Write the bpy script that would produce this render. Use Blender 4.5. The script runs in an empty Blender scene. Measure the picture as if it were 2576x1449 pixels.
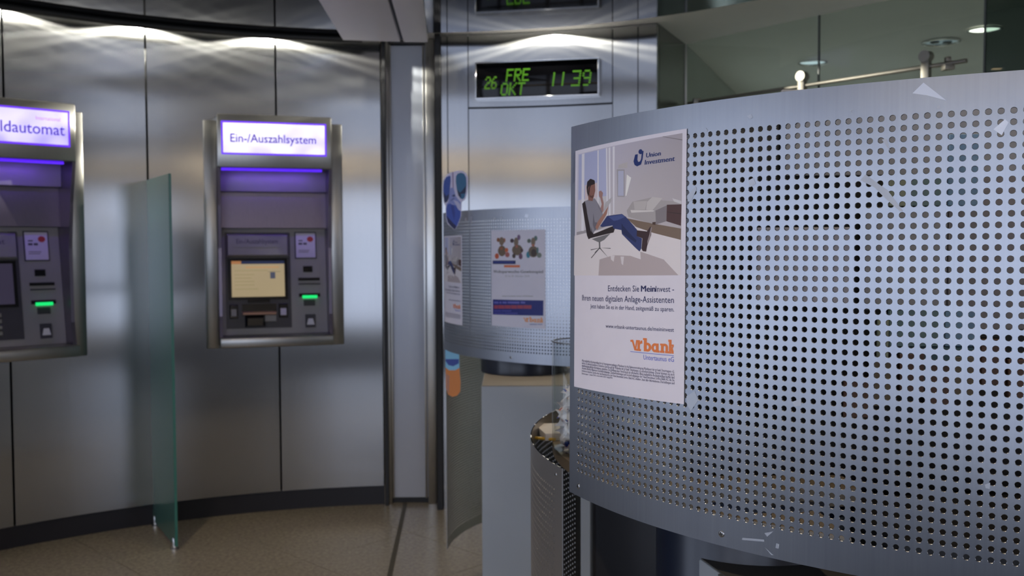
import bpy, bmesh, math, random
from math import sin, cos, pi, radians
from mathutils import Vector, Matrix, noise
from mathutils.geometry import tessellate_polygon
random.seed(7)
SC = bpy.context.scene
COL = SC.collection
R_ = radians

# ------------------------------------------------------------------ camera, sky, lights, exposure
EYE = 1.40
cam_d = bpy.data.cameras.new('camera'); cam = bpy.data.objects.new('camera', cam_d); COL.objects.link(cam)
cam_d.sensor_width = 36.0; cam_d.lens = 2450 / 2576 * 36.0
cam_d.clip_start = 0.05; cam_d.clip_end = 200
cam.location = (0, 0, EYE)
PITCH, ROLL = 0.042, -0.004
_f = Vector((0, cos(PITCH), -sin(PITCH))); _u = Vector((0, sin(PITCH), cos(PITCH))); _r = Vector((1, 0, 0))
_r2 = _r * cos(ROLL) + _u * sin(ROLL); _u2 = _u * cos(ROLL) - _r * sin(ROLL)
cam.rotation_euler = Matrix((( _r2.x, _u2.x, -_f.x), (_r2.y, _u2.y, -_f.y), (_r2.z, _u2.z, -_f.z))).to_euler()
cam_d.dof.use_dof = True; cam_d.dof.focus_distance = 0.93; cam_d.dof.aperture_fstop = 13.0
SC.camera = cam

w = bpy.data.worlds.new('daylight'); SC.world = w; w.use_nodes = True
bg = w.node_tree.nodes['Background']; bg.inputs[0].default_value = (0.70, 0.79, 1.0, 1); bg.inputs[1].default_value = 1.9

SC.view_settings.view_transform = 'Standard'; SC.view_settings.look = 'None'
SC.view_settings.gamma = 1.0; SC.view_settings.use_curve_mapping = False
SC.view_settings.exposure = 0.32
SC.cycles.use_denoising = True
SC.cycles.max_bounces = 10; SC.cycles.transparent_max_bounces = 16
SC.cycles.sample_clamp_indirect = 6.0
SC.cycles.blur_glossy = 0.5
SC.cycles.caustics_reflective = True; SC.cycles.caustics_refractive = False

def light(name, kind, loc, target, energy, color, **kw):
    d = bpy.data.lights.new(name, kind); d.energy = energy; d.color = color
    for k, v in kw.items(): setattr(d, k, v)
    o = bpy.data.objects.new(name, d); COL.objects.link(o); o.location = loc
    o.rotation_euler = (Vector(target) - Vector(loc)).to_track_quat('-Z', 'Y').to_euler()
    return o
WARM = (1.0, 0.80, 0.56); WHITE = (1.0, 0.96, 0.82)
CX, CY, RW = -0.40, 2.45, 2.82          # the round room: centre and radius of the steel wall
CZ = 2.49                                # dark ceiling
def cyl(a_deg, r, z=0.0):
    a = R_(a_deg); return Vector((CX + r * sin(a), CY + r * cos(a), z))
# daylight enters through the tall front windows behind the camera: portals guide the sampling
for x, y, tx, ty, wd in ((-3.8, -4.05, -3.8, 0, 2.2), (-1.325, -4.05, -1.325, 0, 2.15), (.675, -4.05, .675, 0, 1.35), (-5.15, -1.0, 0, -1.0, 5.4), (5.15, -2.8, 0, -2.8, 2.2)):
    p = light('window_portal', 'AREA', (x, y, 1.31), (tx, ty, 1.31), 1.0, (1, 1, 1), shape='RECTANGLE', size=wd, size_y=2.18)
    p.data.cycles.is_portal = True
# wall-washing spots hidden in the slot between ceiling and wall
for a, r, e in ((-56.5, 2.70, 1), (-43.2, 2.70, 1), (-30.6, 2.70, 1.0), (-17.9, 2.70, 0.9), (12.9, 2.60, 1.2)):
    o = light('wall_washer', 'SPOT', cyl(a, r, 2.512), cyl(a, r, 0), 165 * e, WHITE, spot_size=R_(160), spot_blend=0.04, shadow_soft_size=0.012)
    # batwing reflector: most light leaves at grazing angles, in rings
    d = o.data; d.use_nodes = True; nt = d.node_tree; em = [n for n in nt.nodes if n.type == 'EMISSION'][0]
    tc = nt.nodes.new('ShaderNodeTexCoord'); sp = nt.nodes.new('ShaderNodeSeparateXYZ'); ab = nt.nodes.new('ShaderNodeMath'); ab.operation = 'ABSOLUTE'
    cr = nt.nodes.new('ShaderNodeValToRGB'); cr.color_ramp.interpolation = 'LINEAR'; el = cr.color_ramp.elements
    el[0].position = 0; el[0].color = (1, 1, 1, 1); el[1].position = 1; el[1].color = (.022,) * 3 + (1,)
    for p_, v_ in ((.225, .9), (.245, .34), (.275, .34), (.29, .75), (.325, .6), (.345, .16), (.44, .11), (.455, .20), (.475, .20), (.49, .07), (.585, .05), (.60, .10), (.62, .10), (.635, .035)):
        e_ = el.new(p_); e_.color = (v_, v_, v_, 1)
    nt.links.new(tc.outputs['Normal'], sp.inputs[0]); nt.links.new(sp.outputs[2], ab.inputs[0]); nt.links.new(ab.outputs[0], cr.inputs[0]); nt.links.new(cr.outputs[0], em.inputs['Strength'])
# warm recessed ceiling spots of the foyer
SPOTS = [(-1.5, 3.3), (-0.1, 3.6), (-1.6, 1.5), (0.9, 2.3), (0.55, 1.25), (-0.5, 0.6)]
for k, (x, y) in enumerate(SPOTS):
    light('ceiling_spot', 'SPOT', (x, y, 2.47), (x, y, 0), (36, 36, 36, 24, 11, 24)[k], WARM, spot_size=R_(95), spot_blend=0.5, shadow_soft_size=0.03)
for x in (-3.6, -1.2, 1.2, 3.6):     # added warm lamps: the lit header wall gives the warm band in the steel
    light('added_header_wash', 'AREA', (x, -3.6, 2.83), (x, -4.1, 2.62), 22, WARM, shape='RECTANGLE', size=1.6, size_y=.25)
light('added_header_wash', 'AREA', (4.7, -2.3, 2.83), (5.2, -2.3, 2.62), 34, WARM, shape='RECTANGLE', size=.25, size_y=3.0)  # added lamp doing the same on the right wall, with no panel above
# added spots brightening the soffit and the office behind the glass, apart from its downlights

for x, y in ((2.1, 6.3), (3.4, 5.2), (3.2, 7.4)):
    light('office_fill', 'SPOT', (x, y, 2.50), (x, y, 0), 125, (.92, .97, 1), spot_size=R_(140), spot_blend=0.6, shadow_soft_size=0.08)

# ------------------------------------------------------------------ helpers
def tag(o, label=None, cat=None, group=None, kind=None):
    if label: o['label'] = label
    if cat: o['category'] = cat
    if group: o['group'] = group
    if kind: o['kind'] = kind
    return o
def empty(name, label, cat, loc=(0, 0, 0), rz=0.0, group=None, kind=None):
    o = bpy.data.objects.new(name, None); COL.objects.link(o); o.empty_display_size = 0.05
    o.location = loc; o.rotation_euler = (0, 0, rz)
    return tag(o, label, cat, group, kind)
def link(name, me, mat=None, parent=None, smooth=None):
    if mat is not None:
        for m in (mat if isinstance(mat, (list, tuple)) else [mat]): me.materials.append(m)
    if smooth is not None:
        for p in me.polygons: p.use_smooth = True
        me.set_sharp_from_angle(angle=R_(smooth))
    o = bpy.data.objects.new(name, me); COL.objects.link(o)
    if parent is not None: o.parent = parent
    return o
def obj(name, bm, mat=None, parent=None, smooth=None, bevel=0.0, seg=2):
    if bevel:
        bmesh.ops.bevel(bm, geom=list(bm.edges), offset=bevel, segments=seg, profile=0.5, affect='EDGES', clamp_overlap=True)
    bmesh.ops.recalc_face_normals(bm, faces=list(bm.faces))
    me = bpy.data.meshes.new(name); bm.to_mesh(me); bm.free()
    return link(name, me, mat, parent, 40 if (bevel and smooth is None) else smooth)
def B(): return bmesh.new()
def box(bm, x0, x1, y0, y1, z0, z1, M=None):
    v = [bm.verts.new(Vector(p) if M is None else M @ Vector(p)) for p in
         ((x0,y0,z0),(x1,y0,z0),(x1,y1,z0),(x0,y1,z0),(x0,y0,z1),(x1,y0,z1),(x1,y1,z1),(x0,y1,z1))]
    for f in ((0,3,2,1),(4,5,6,7),(0,1,5,4),(1,2,6,5),(2,3,7,6),(3,0,4,7)): bm.faces.new([v[i] for i in f])
    return bm
def prism(bm, pts, lo, hi, axis='z'):
    # outline pts (2-D) extruded from lo to hi along an axis
    def mk(p, t):
        return {'z': (p[0], p[1], t), 'y': (p[0], t, p[1]), 'x': (t, p[0], p[1])}[axis]
    a = [bm.verts.new(mk(p, lo)) for p in pts]; b = [bm.verts.new(mk(p, hi)) for p in pts]
    n = len(pts)
    bm.faces.new(a[::-1]); bm.faces.new(b)
    for i in range(n): bm.faces.new((a[i], a[(i+1) % n], b[(i+1) % n], b[i]))
    return bm
def lathe(bm, prof, n=32, c=(0, 0, 0), closed=False):
    rings = []
    for r, z in prof:
        rings.append([bm.verts.new((c[0] + r * cos(2*pi*k/n), c[1] + r * sin(2*pi*k/n), c[2] + z)) for k in range(n)])
    for a, b in zip(rings, rings[1:] + ([rings[0]] if closed else [])):
        for k in range(n): bm.faces.new((a[k], a[(k+1) % n], b[(k+1) % n], b[k]))
    if not closed:
        bm.faces.new(rings[0][::-1]); bm.faces.new(rings[-1])
    return bm
def tube(bm, pts, r, n=10):
    pts = [Vector(p) for p in pts]; rings = []
    for i, p in enumerate(pts):
        d = (pts[min(i+1, len(pts)-1)] - pts[max(i-1, 0)]).normalized()
        s = d.cross(Vector((0, 0, 1)));
        if s.length < 1e-3: s = Vector((1, 0, 0))
        s.normalize(); t = s.cross(d)
        rings.append([bm.verts.new(p + r * (s * cos(2*pi*k/n) + t * sin(2*pi*k/n))) for k in range(n)])
    for a, b in zip(rings, rings[1:]):
        for k in range(n): bm.faces.new((a[k], a[(k+1) % n], b[(k+1) % n], b[k]))
    bm.faces.new(rings[0][::-1]); bm.faces.new(rings[-1])
    return bm

# ------------------------------------------------------------------ materials
def mat(name, base=(.5, .5, .5), rough=.5, metal=0.0, emit=None, estr=1.0, spec=None, coat=0.0, alpha=None):
    m = bpy.data.materials.new(name); m.use_nodes = True
    b = m.node_tree.nodes['Principled BSDF']
    b.inputs['Base Color'].default_value = (*base, 1); b.inputs['Roughness'].default_value = rough; b.inputs['Metallic'].default_value = metal
    if emit: b.inputs['Emission Color'].default_value = (*emit, 1); b.inputs['Emission Strength'].default_value = estr
    if spec is not None: b.inputs['Specular IOR Level'].default_value = spec
    if coat: b.inputs['Coat Weight'].default_value = coat
    return m
def nd(m, t, **kw):
    n = m.node_tree.nodes.new(t)
    for k, v in kw.items(): setattr(n, k, v)
    return n
def lk(m, a, b): m.node_tree.links.new(a, b)
def mottle(m, c1, c2, scale=8.0, detail=4.0, stretch=(1, 1, 1), lo=.35, hi=.65, rough=None, bump=0.0):
    tc = nd(m, 'ShaderNodeTexCoord'); mp = nd(m, 'ShaderNodeMapping'); mp.inputs['Scale'].default_value = stretch
    n = nd(m, 'ShaderNodeTexNoise'); n.inputs['Scale'].default_value = scale; n.inputs['Detail'].default_value = detail
    r = nd(m, 'ShaderNodeValToRGB'); r.color_ramp.elements[0].position = lo; r.color_ramp.elements[1].position = hi
    r.color_ramp.elements[0].color = (*c1, 1); r.color_ramp.elements[1].color = (*c2, 1)
    b = m.node_tree.nodes['Principled BSDF']
    lk(m, tc.outputs['Object'], mp.inputs[0]); lk(m, mp.outputs[0], n.inputs['Vector']); lk(m, n.outputs[0], r.inputs[0]); lk(m, r.outputs[0], b.inputs['Base Color'])
    if rough:
        q = nd(m, 'ShaderNodeMapRange'); q.inputs[3].default_value = rough[0]; q.inputs[4].default_value = rough[1]
        lk(m, n.outputs[0], q.inputs[0]); lk(m, q.outputs[0], b.inputs['Roughness'])
    if bump:
        u = nd(m, 'ShaderNodeBump'); u.inputs['Strength'].default_value = bump; u.inputs['Distance'].default_value = .002
        lk(m, n.outputs[0], u.inputs['Height']); lk(m, u.outputs[0], b.inputs['Normal'])
    return m
def steel(name, c1, c2, r0, r1, aniso=.75, waves=0.0, metal=1.0, blotch=None):
    """brushed steel, grain running up and down: reflections smear sideways"""
    m = mat(name, c1, r0, metal)
    b = m.node_tree.nodes['Principled BSDF']
    mottle(m, c1, c2, 3.0, 3.0, (120, 120, 1.0), .2, .8, (r0, r1))
    g = nd(m, 'ShaderNodeNewGeometry'); x = nd(m, 'ShaderNodeVectorMath', operation='CROSS_PRODUCT'); x.inputs[1].default_value = (0, 0, 1)
    nz = nd(m, 'ShaderNodeVectorMath', operation='NORMALIZE')
    lk(m, g.outputs['Normal'], x.inputs[0]); lk(m, x.outputs[0], nz.inputs[0]); lk(m, nz.outputs[0], b.inputs['Tangent'])
    b.inputs['Anisotropic'].default_value = aniso
    if waves:
        tc = nd(m, 'ShaderNodeTexCoord'); n = nd(m, 'ShaderNodeTexNoise'); n.inputs['Scale'].default_value = 2.2; n.inputs['Detail'].default_value = 0.5
        u = nd(m, 'ShaderNodeBump'); u.inputs['Strength'].default_value = waves; u.inputs['Distance'].default_value = .01
        lk(m, tc.outputs['Object'], n.inputs['Vector']); lk(m, n.outputs[0], u.inputs['Height']); lk(m, u.outputs[0], b.inputs['Normal'])
    if blotch:
        ramp = [n for n in m.node_tree.nodes if n.type == 'VALTORGB'][0]
        tc = nd(m, 'ShaderNodeTexCoord'); n = nd(m, 'ShaderNodeTexNoise'); n.inputs['Scale'].default_value = 9; n.inputs['Detail'].default_value = 5
        mx = nd(m, 'ShaderNodeMix', data_type='RGBA', blend_type='MULTIPLY'); mx.inputs[0].default_value = 1.0
        cr = nd(m, 'ShaderNodeValToRGB'); cr.color_ramp.elements[0].position = .3; cr.color_ramp.elements[1].position = .75
        cr.color_ramp.elements[0].color = (*blotch, 1); cr.color_ramp.elements[1].color = (1, 1, 1, 1)
        lk(m, tc.outputs['Object'], n.inputs['Vector']); lk(m, n.outputs[0], cr.inputs[0])
        lk(m, ramp.outputs[0], mx.inputs[6]); lk(m, cr.outputs[0], mx.inputs[7]); lk(m, mx.outputs[2], b.inputs['Base Color'])
    return m
def glass(name, tint, gloss=.06, frost=None):
    m = bpy.data.materials.new(name); m.use_nodes = True; nt = m.node_tree; nt.nodes.remove(nt.nodes['Principled BSDF'])
    out = [n for n in nt.nodes if n.type == 'OUTPUT_MATERIAL'][0]
    t = nd(m, 'ShaderNodeBsdfTransparent'); t.inputs[0].default_value = (*tint, 1)
    g = nd(m, 'ShaderNodeBsdfGlossy'); g.inputs['Roughness'].default_value = .02; g.inputs[0].default_value = (.95, 1, .97, 1)
    f = nd(m, 'ShaderNodeFresnel'); f.inputs[0].default_value = 1.45
    mx = nd(m, 'ShaderNodeMixShader')
    ge = nd(m, 'ShaderNodeNewGeometry'); iv = nd(m, 'ShaderNodeMath', operation='SUBTRACT'); iv.inputs[0].default_value = 1.0
    mu = nd(m, 'ShaderNodeMath', operation='MULTIPLY'); lk(m, ge.outputs['Backfacing'], iv.inputs[1]); lk(m, iv.outputs[0], mu.inputs[0]); lk(m, f.outputs[0], mu.inputs[1]); lk(m, mu.outputs[0], mx.inputs[0])
    if frost:
        d = nd(m, 'ShaderNodeBsdfDiffuse'); d.inputs[0].default_value = (*frost[0], 1)
        tr = nd(m, 'ShaderNodeBsdfTranslucent'); tr.inputs[0].default_value = (*frost[0], 1)
        a = nd(m, 'ShaderNodeMixShader'); a.inputs[0].default_value = .5; lk(m, d.outputs[0], a.inputs[1]); lk(m, tr.outputs[0], a.inputs[2])
        c = nd(m, 'ShaderNodeMixShader'); c.inputs[0].default_value = frost[1]; lk(m, t.outputs[0], c.inputs[1]); lk(m, a.outputs[0], c.inputs[2])
        lk(m, c.outputs[0], mx.inputs[1]); g.inputs['Roughness'].default_value = .25
    else: lk(m, t.outputs[0], mx.inputs[1])
    lk(m, g.outputs[0], mx.inputs[2]); lk(m, mx.outputs[0], out.inputs[0])
    return m
M = {}
M['wall_steel'] = steel('brushed_wall_steel', (.345, .35, .36), (.375, .38, .39), .145, .165, .82, .03, .94)
M['trim_steel'] = steel('brushed_trim_steel', (.50, .50, .49), (.58, .58, .57), .25, .33, .6)
M['screen_steel'] = steel('perforated_sheet_steel', (.335, .35, .385), (.37, .385, .42), .32, .36, .85, 0, 1.0, (.86, .87, .90))
M['base_steel'] = steel('dark_base_sheet_steel', (.36, .35, .35), (.40, .39, .39), .36, .44, .4, 0, .9)
M['black'] = mat('black_paint', (.008, .008, .010), .55)
M['plinth'] = mat('black_plinth', (.010, .009, .014), .45)
M['ceiling'] = mat('dark_mirror_ceiling', (.062, .067, .095), .05, 1.0)
M['rail'] = mat('dark_rail', (.035, .035, .032), .5, .3)
M['soffit'] = mottle(mat('white_ceiling_paint', (.74, .72, .69), .7), (.73, .71, .68), (.76, .74, .71), 3)
M['plaster'] = mottle(mat('light_plaster', (.6, .58, .54), .8), (.58, .56, .52), (.63, .61, .57), 5)
M['pillar'] = mottle(mat('bluish_grey_lacquer', (.56, .60, .70), .36, .25), (.55, .59, .69), (.58, .62, .72), 2)
M['beam'] = mottle(mat('pale_lacquered_panel', (.84, .80, .88), .5), (.82, .78, .86), (.86, .82, .90), 2)
M['office'] = mottle(mat('office_grey', (.50, .52, .50), .8), (.49, .51, .49), (.52, .54, .52), 3)
M['grey_box'] = mottle(mat('light_grey_laminate', (.40, .43, .46), .42), (.39, .42, .45), (.42, .45, .48), 4)
M['beige_top'] = mottle(mat('beige_laminate', (.22, .21, .20), .5), (.21, .20, .19), (.235, .225, .215), 6)
M['dark_top'] = mottle(mat('dark_grey_top', (.085, .083, .078), .5), (.08, .078, .073), (.09, .088, .083), 6)
M['brown_top'] = mottle(mat('brown_laminate', (.30, .25, .19), .5), (.28, .235, .18), (.32, .265, .20), 6)
M['dark_panel'] = mottle(mat('charcoal_laminate', (.045, .045, .052), .4, .2), (.04, .04, .047), (.055, .055, .062), 3)
M['navy'] = mat('navy_gloss_drum', (.012, .017, .034), .28)
M['atm_steel'] = steel('machine_steel', (.37, .36, .345), (.40, .395, .38), .27, .31, .5, 0, .9)
M['atm_grey'] = mottle(mat('machine_grey', (.34, .33, .335), .42, .2), (.29, .28, .285), (.32, .31, .315), 5)
M['atm_dark'] = mottle(mat('machine_dark_plastic', (.05, .048, .06), .35), (.045, .043, .055), (.06, .058, .07), 4)
M['atm_black'] = mat('machine_black', (.006, .006, .008), .2)
M['niche'] = steel('niche_steel', (.20, .175, .235), (.24, .21, .27), .3, .4, .4)
M['sign_white'] = mat('lit_sign', (.8, .8, .9), .4, 0, (.80, .76, 1.0), 1.05)
M['sign_violet'] = mat('lit_sign_edge', (.1, .02, .5), .4, 0, (.14, .03, .95), .8)
M['sign_ink'] = mat('sign_ink', (.03, .02, .2), .5, 0, (.07, .03, .40), .8)
M['sign_ink_pink'] = mat('sign_ink_pink', (.3, .1, .3), .5, 0, (.45, .22, .62), .9)
M['slot_light'] = mat('violet_light_strip', (.1, .05, .6), .4, 0, (.085, .008, .90), .95)
M['green_led'] = mat('green_led', (.0, .4, .15), .4, 0, (.01, .75, .16), .9)
M['clock_led'] = mat('clock_dot', (.05, .2, .0), .4, 0, (.085, .26, .004), .45)
M['clock_led_dim'] = mat('clock_dot_dim', (.05, .2, .0), .4, 0, (.085, .18, .006), .4)
M['clock_glass'] = mat('clock_black_glass', (.003, .003, .004), .06, 0, spec=.22)
M['screen_lit'] = mat('lit_screen', (.3, .25, .15), .3, 0, (.30, .235, .13), .78)
M['screen_dark'] = mat('dim_screen', (.02, .02, .03), .15, 0, (.03, .025, .045), .8)
M['ink_grey'] = mat('plate_ink', (.10, .09, .12), .6)
M['leaflet'] = mat('leaflet_paper', (.62, .58, .72), .6)
M['chrome'] = mat('chrome', (.72, .72, .72), .16, 1.0)
M['satin'] = mat('satin_rod', (.36, .34, .30), .55, 1.0)
M['screw'] = mat('screw_steel', (.45, .44, .43), .3, 1.0)
M['screw_slot'] = mat('screw_recess', (.03, .03, .03), .6)
M['divider'] = glass('frosted_green_glass', (.10, .36, .32), frost=((.11, .31, .28), .86))
M['divider_edge'] = mat('green_glass_edge', (.03, .16, .13), .2)
M['pane'] = glass('greenish_glass', (.74, .80, .78))
M['pane_dark'] = glass('dark_glass', (.30, .36, .35))
M['seal'] = mat('pane_joint', (.10, .11, .11), .5)
M['lamp'] = mat('downlight_lens', (.8, .8, .8), .3, 0, (1.0, .97, .80), 5.0)
M['lamp_dim'] = mat('downlight_lens_dim', (.6, .65, .68), .25, 0, (.55, .66, .72), .9)
M['lamp_faint'] = mat('reflector_painted_glow', (.55, .6, .64), .22, .6, (.30, .38, .44), .3)  # glow painted in: this reflector emits although its lamp is off
M['lamp_warm'] = mat('warm_lamp', (.8, .7, .5), .3, 0, (1.0, .72, .42), 9.0)
M['lamp_panel'] = mat('warm_light_panel', (.8, .75, .6), .4, 0, (1.0, .80, .55), 3.2)
M['paper'] = mottle(mat('poster_paper', (.84, .81, .92), .55), (.83, .80, .91), (.85, .82, .93), 30)
M['white_paper'] = mat('note_paper', (.78, .77, .80), .6)
M['wood'] = mat('pencil_yellow', (.75, .48, .06), .4)
M['acrylic'] = glass('clear_acrylic', (.93, .94, .94))
M['tape'] = glass('clear_tape', (.86, .86, .88))
M['tape'].node_tree.nodes['Fresnel'].inputs[0].default_value = 1.9
M['residue'] = mat('tape_residue', (.44, .45, .48), .42, .9)
M['residue_light'] = mat('tape_residue_pale', (.66, .68, .74), .42, .8)
def backlit(m, c1, c2, strength):
    b = m.node_tree.nodes['Principled BSDF']; tc = nd(m, 'ShaderNodeTexCoord'); n = nd(m, 'ShaderNodeTexNoise'); n.inputs['Scale'].default_value = 9; n.inputs['Detail'].default_value = 1
    r = nd(m, 'ShaderNodeValToRGB'); r.color_ramp.elements[0].position = .32; r.color_ramp.elements[1].position = .6; r.color_ramp.elements[0].color = (*c1, 1); r.color_ramp.elements[1].color = (*c2, 1)
    lk(m, tc.outputs['Object'], n.inputs['Vector']); lk(m, n.outputs[0], r.inputs[0]); lk(m, r.outputs[0], b.inputs['Emission Color']); b.inputs['Emission Strength'].default_value = strength
backlit(M['sign_white'], (.64, .56, 1.0), (.90, .86, 1.0), .76)
M['sign_lilac'] = mat('lit_sign_lilac', (.6, .6, .9), .4); backlit(M['sign_lilac'], (.36, .28, 1.0), (.66, .58, 1.0), .70)
def vcol(name, rough=.5):
    m = mat(name, (1, 1, 1), rough); a = nd(m, 'ShaderNodeVertexColor'); a.layer_name = 'Col'
    lk(m, a.outputs[0], m.node_tree.nodes['Principled BSDF'].inputs['Base Color']); return m
M['print'] = vcol('printed_ink', .5)
M['cutout'] = vcol('printed_card', .5)
# speckled stone floor
def floor_mat():
    m = mat('speckled_stone', (.3, .28, .25), .3)
    b = m.node_tree.nodes['Principled BSDF']
    tc = nd(m, 'ShaderNodeNewGeometry'); n1 = nd(m, 'ShaderNodeTexNoise'); n1.inputs['Scale'].default_value = 55; n1.inputs['Detail'].default_value = 6; n1.inputs['Roughness'].default_value = .75
    n2 = nd(m, 'ShaderNodeTexNoise'); n2.inputs['Scale'].default_value = 2.5
    v = nd(m, 'ShaderNodeTexVoronoi'); v.inputs['Scale'].default_value = 70
    r = nd(m, 'ShaderNodeValToRGB'); e = r.color_ramp.elements
    e[0].position = .3; e[0].color = (.13, .118, .095, 1); e[1].position = .72; e[1].color = (.30, .27, .215, 1)
    r2 = nd(m, 'ShaderNodeValToRGB'); e = r2.color_ramp.elements; e[0].position = .02; e[0].color = (1.45, 1.42, 1.35, 1); e[1].position = .11; e[1].color = (1, 1, 1, 1)
    mx = nd(m, 'ShaderNodeMix', data_type='RGBA', blend_type='MULTIPLY'); mx.inputs[0].default_value = 1
    for t in (n1, n2, v): lk(m, tc.outputs['Position'], t.inputs['Vector'])
    lk(m, n1.outputs[0], r.inputs[0]); lk(m, v.outputs['Distance'], r2.inputs[0])
    lk(m, r.outputs[0], mx.inputs[6]); lk(m, r2.outputs[0], mx.inputs[7]); lk(m, mx.outputs[2], b.inputs['Base Color'])
    q = nd(m, 'ShaderNodeMapRange'); q.inputs[3].default_value = .20; q.inputs[4].default_value = .30
    lk(m, n2.outputs[0], q.inputs[0]); lk(m, q.outputs[0], b.inputs['Roughness'])
    return m
M['floor'] = floor_mat()
M['joint'] = mat('floor_joint', (.05, .045, .03), .6)

# ------------------------------------------------------------------ writing
_tc = {}
def text_mesh(s, bold=0.0, res=2):
    k = (s, bold, res)
    if k in _tc: return _tc[k]
    c = bpy.data.curves.new('t', 'FONT'); c.body = s; c.offset = bold; c.resolution_u = res; c.fill_mode = 'FRONT'
    o = bpy.data.objects.new('t', c); COL.objects.link(o)
    dg = bpy.context.evaluated_depsgraph_get(); me = bpy.data.meshes.new_from_object(o.evaluated_get(dg))
    vs = [tuple(v.co[:2]) for v in me.vertices]; fs = [tuple(p.vertices) for p in me.polygons]
    bpy.data.objects.remove(o); bpy.data.curves.remove(c); bpy.data.meshes.remove(me)
    x0 = min(v[0] for v in vs); x1 = max(v[0] for v in vs)
    _tc[k] = ([((v[0] - x0) / (x1 - x0), v[1]) for v in vs], fs)
    return _tc[k]
CAP = 0.69        # cap height of the built-in face at size 1
def sign_text(name, s, x0, x1, z0, h, y, m, parent, bold=0.0, fn=None):
    """raised lettering on a plane facing -y (or on fn(x, z, proud))"""
    vs, fs = text_mesh(s, bold, 3); bm = B()
    f = fn or (lambda x, z, o: (x, y - o, z))
    vv = [bm.verts.new(f(x0 + u * (x1 - x0), z0 + v * h / CAP, 0)) for u, v in vs]
    for q in fs:
        try: bm.faces.new([vv[i] for i in q])
        except ValueError: pass
    return obj(name, bm, m, parent)
def s2l(c): return tuple(((v/255)/12.92 if v/255 <= .04045 else ((v/255+.055)/1.055)**2.4) for v in c)
PAPER_SEEN = s2l((204, 194, 212)); PAPER_ALB = (.84, .81, .92)
def ink(c): return tuple(min(.95, a / b * k) for a, b, k in zip(s2l(c), PAPER_SEEN, PAPER_ALB))
class Print:
    """flat print laid on a curved sheet; fn(u, v, off) -> point; u, v in 0..1, v downwards"""
    def __init__(s, fn): s.fn = fn; s.v = []; s.f = []; s.c = []; s.k = 0
    def _emit(s, pts, cols):
        i = len(s.v); o = 5e-5 + s.k * 2.5e-6
        s.v += [s.fn(u, v, o) for u, v in pts]; s.c += cols; s.f.append(tuple(range(i, i + len(pts))))
    def poly(s, pts, col, raw=False):
        cols = [c if raw else ink(c) for c in (col if isinstance(col, list) else [col] * len(pts))]
        tris = tessellate_polygon([[Vector((p[0], p[1], 0)) for p in pts]])
        for t in tris:
            P = [(*pts[i], *cols[i]) for i in t]
            lo = min(p[0] for p in P); hi = max(p[0] for p in P); n = 16
            for k in range(int(math.floor(lo * n)), int(math.floor(hi * n)) + 1):
                Q = P
                for lim, sg in ((k / n, 1), ((k + 1) / n, -1)):
                    out = []
                    for a, b in zip(Q, Q[1:] + Q[:1]):
                        da = (a[0] - lim) * sg; db = (b[0] - lim) * sg
                        if da >= 0: out.append(a)
                        if da * db < 0:
                            q = da / (da - db); out.append(tuple(x + (y - x) * q for x, y in zip(a, b)))
                    Q = out
                    if len(Q) < 3: break
                if len(Q) >= 3: s._emit([(p[0], p[1]) for p in Q], [p[2:] for p in Q])
        s.k += 1
    def text(s, t, p, q, h, col, style=''):
        vs, fs = text_mesh(t, 0, 1 if 'f' in style else 2); c = ink(col); sl = .22 if 'i' in style else 0
        o = 5e-5 + 70 * 2.5e-6; asp = h / CAP
        for sh in ((-.055, 0, .055) if 'b' in style else (0,)):          # bold: the strokes are widened sideways
            i = len(s.v)
            for u, v in vs:
                x = p[0] + u * (q[0] - p[0]) + sl * v * asp * .9 + sh * asp; y = p[1] + u * (q[1] - p[1]) - v * asp
                s.v.append(s.fn(x / 1000, y / 1000, o + sh * 1e-5)); s.c.append(c)
            s.f += [tuple(i + k for k in f) for f in fs]
    def build(s, name, m, parent):
        me = bpy.data.meshes.new(name); me.from_pydata(s.v, [], s.f); me.update()
        a = me.color_attributes.new('Col', 'FLOAT_COLOR', 'POINT')
        for i, c in enumerate(s.c): a.data[i].color = (*c, 1)
        return link(name, me, m, parent)
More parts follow.
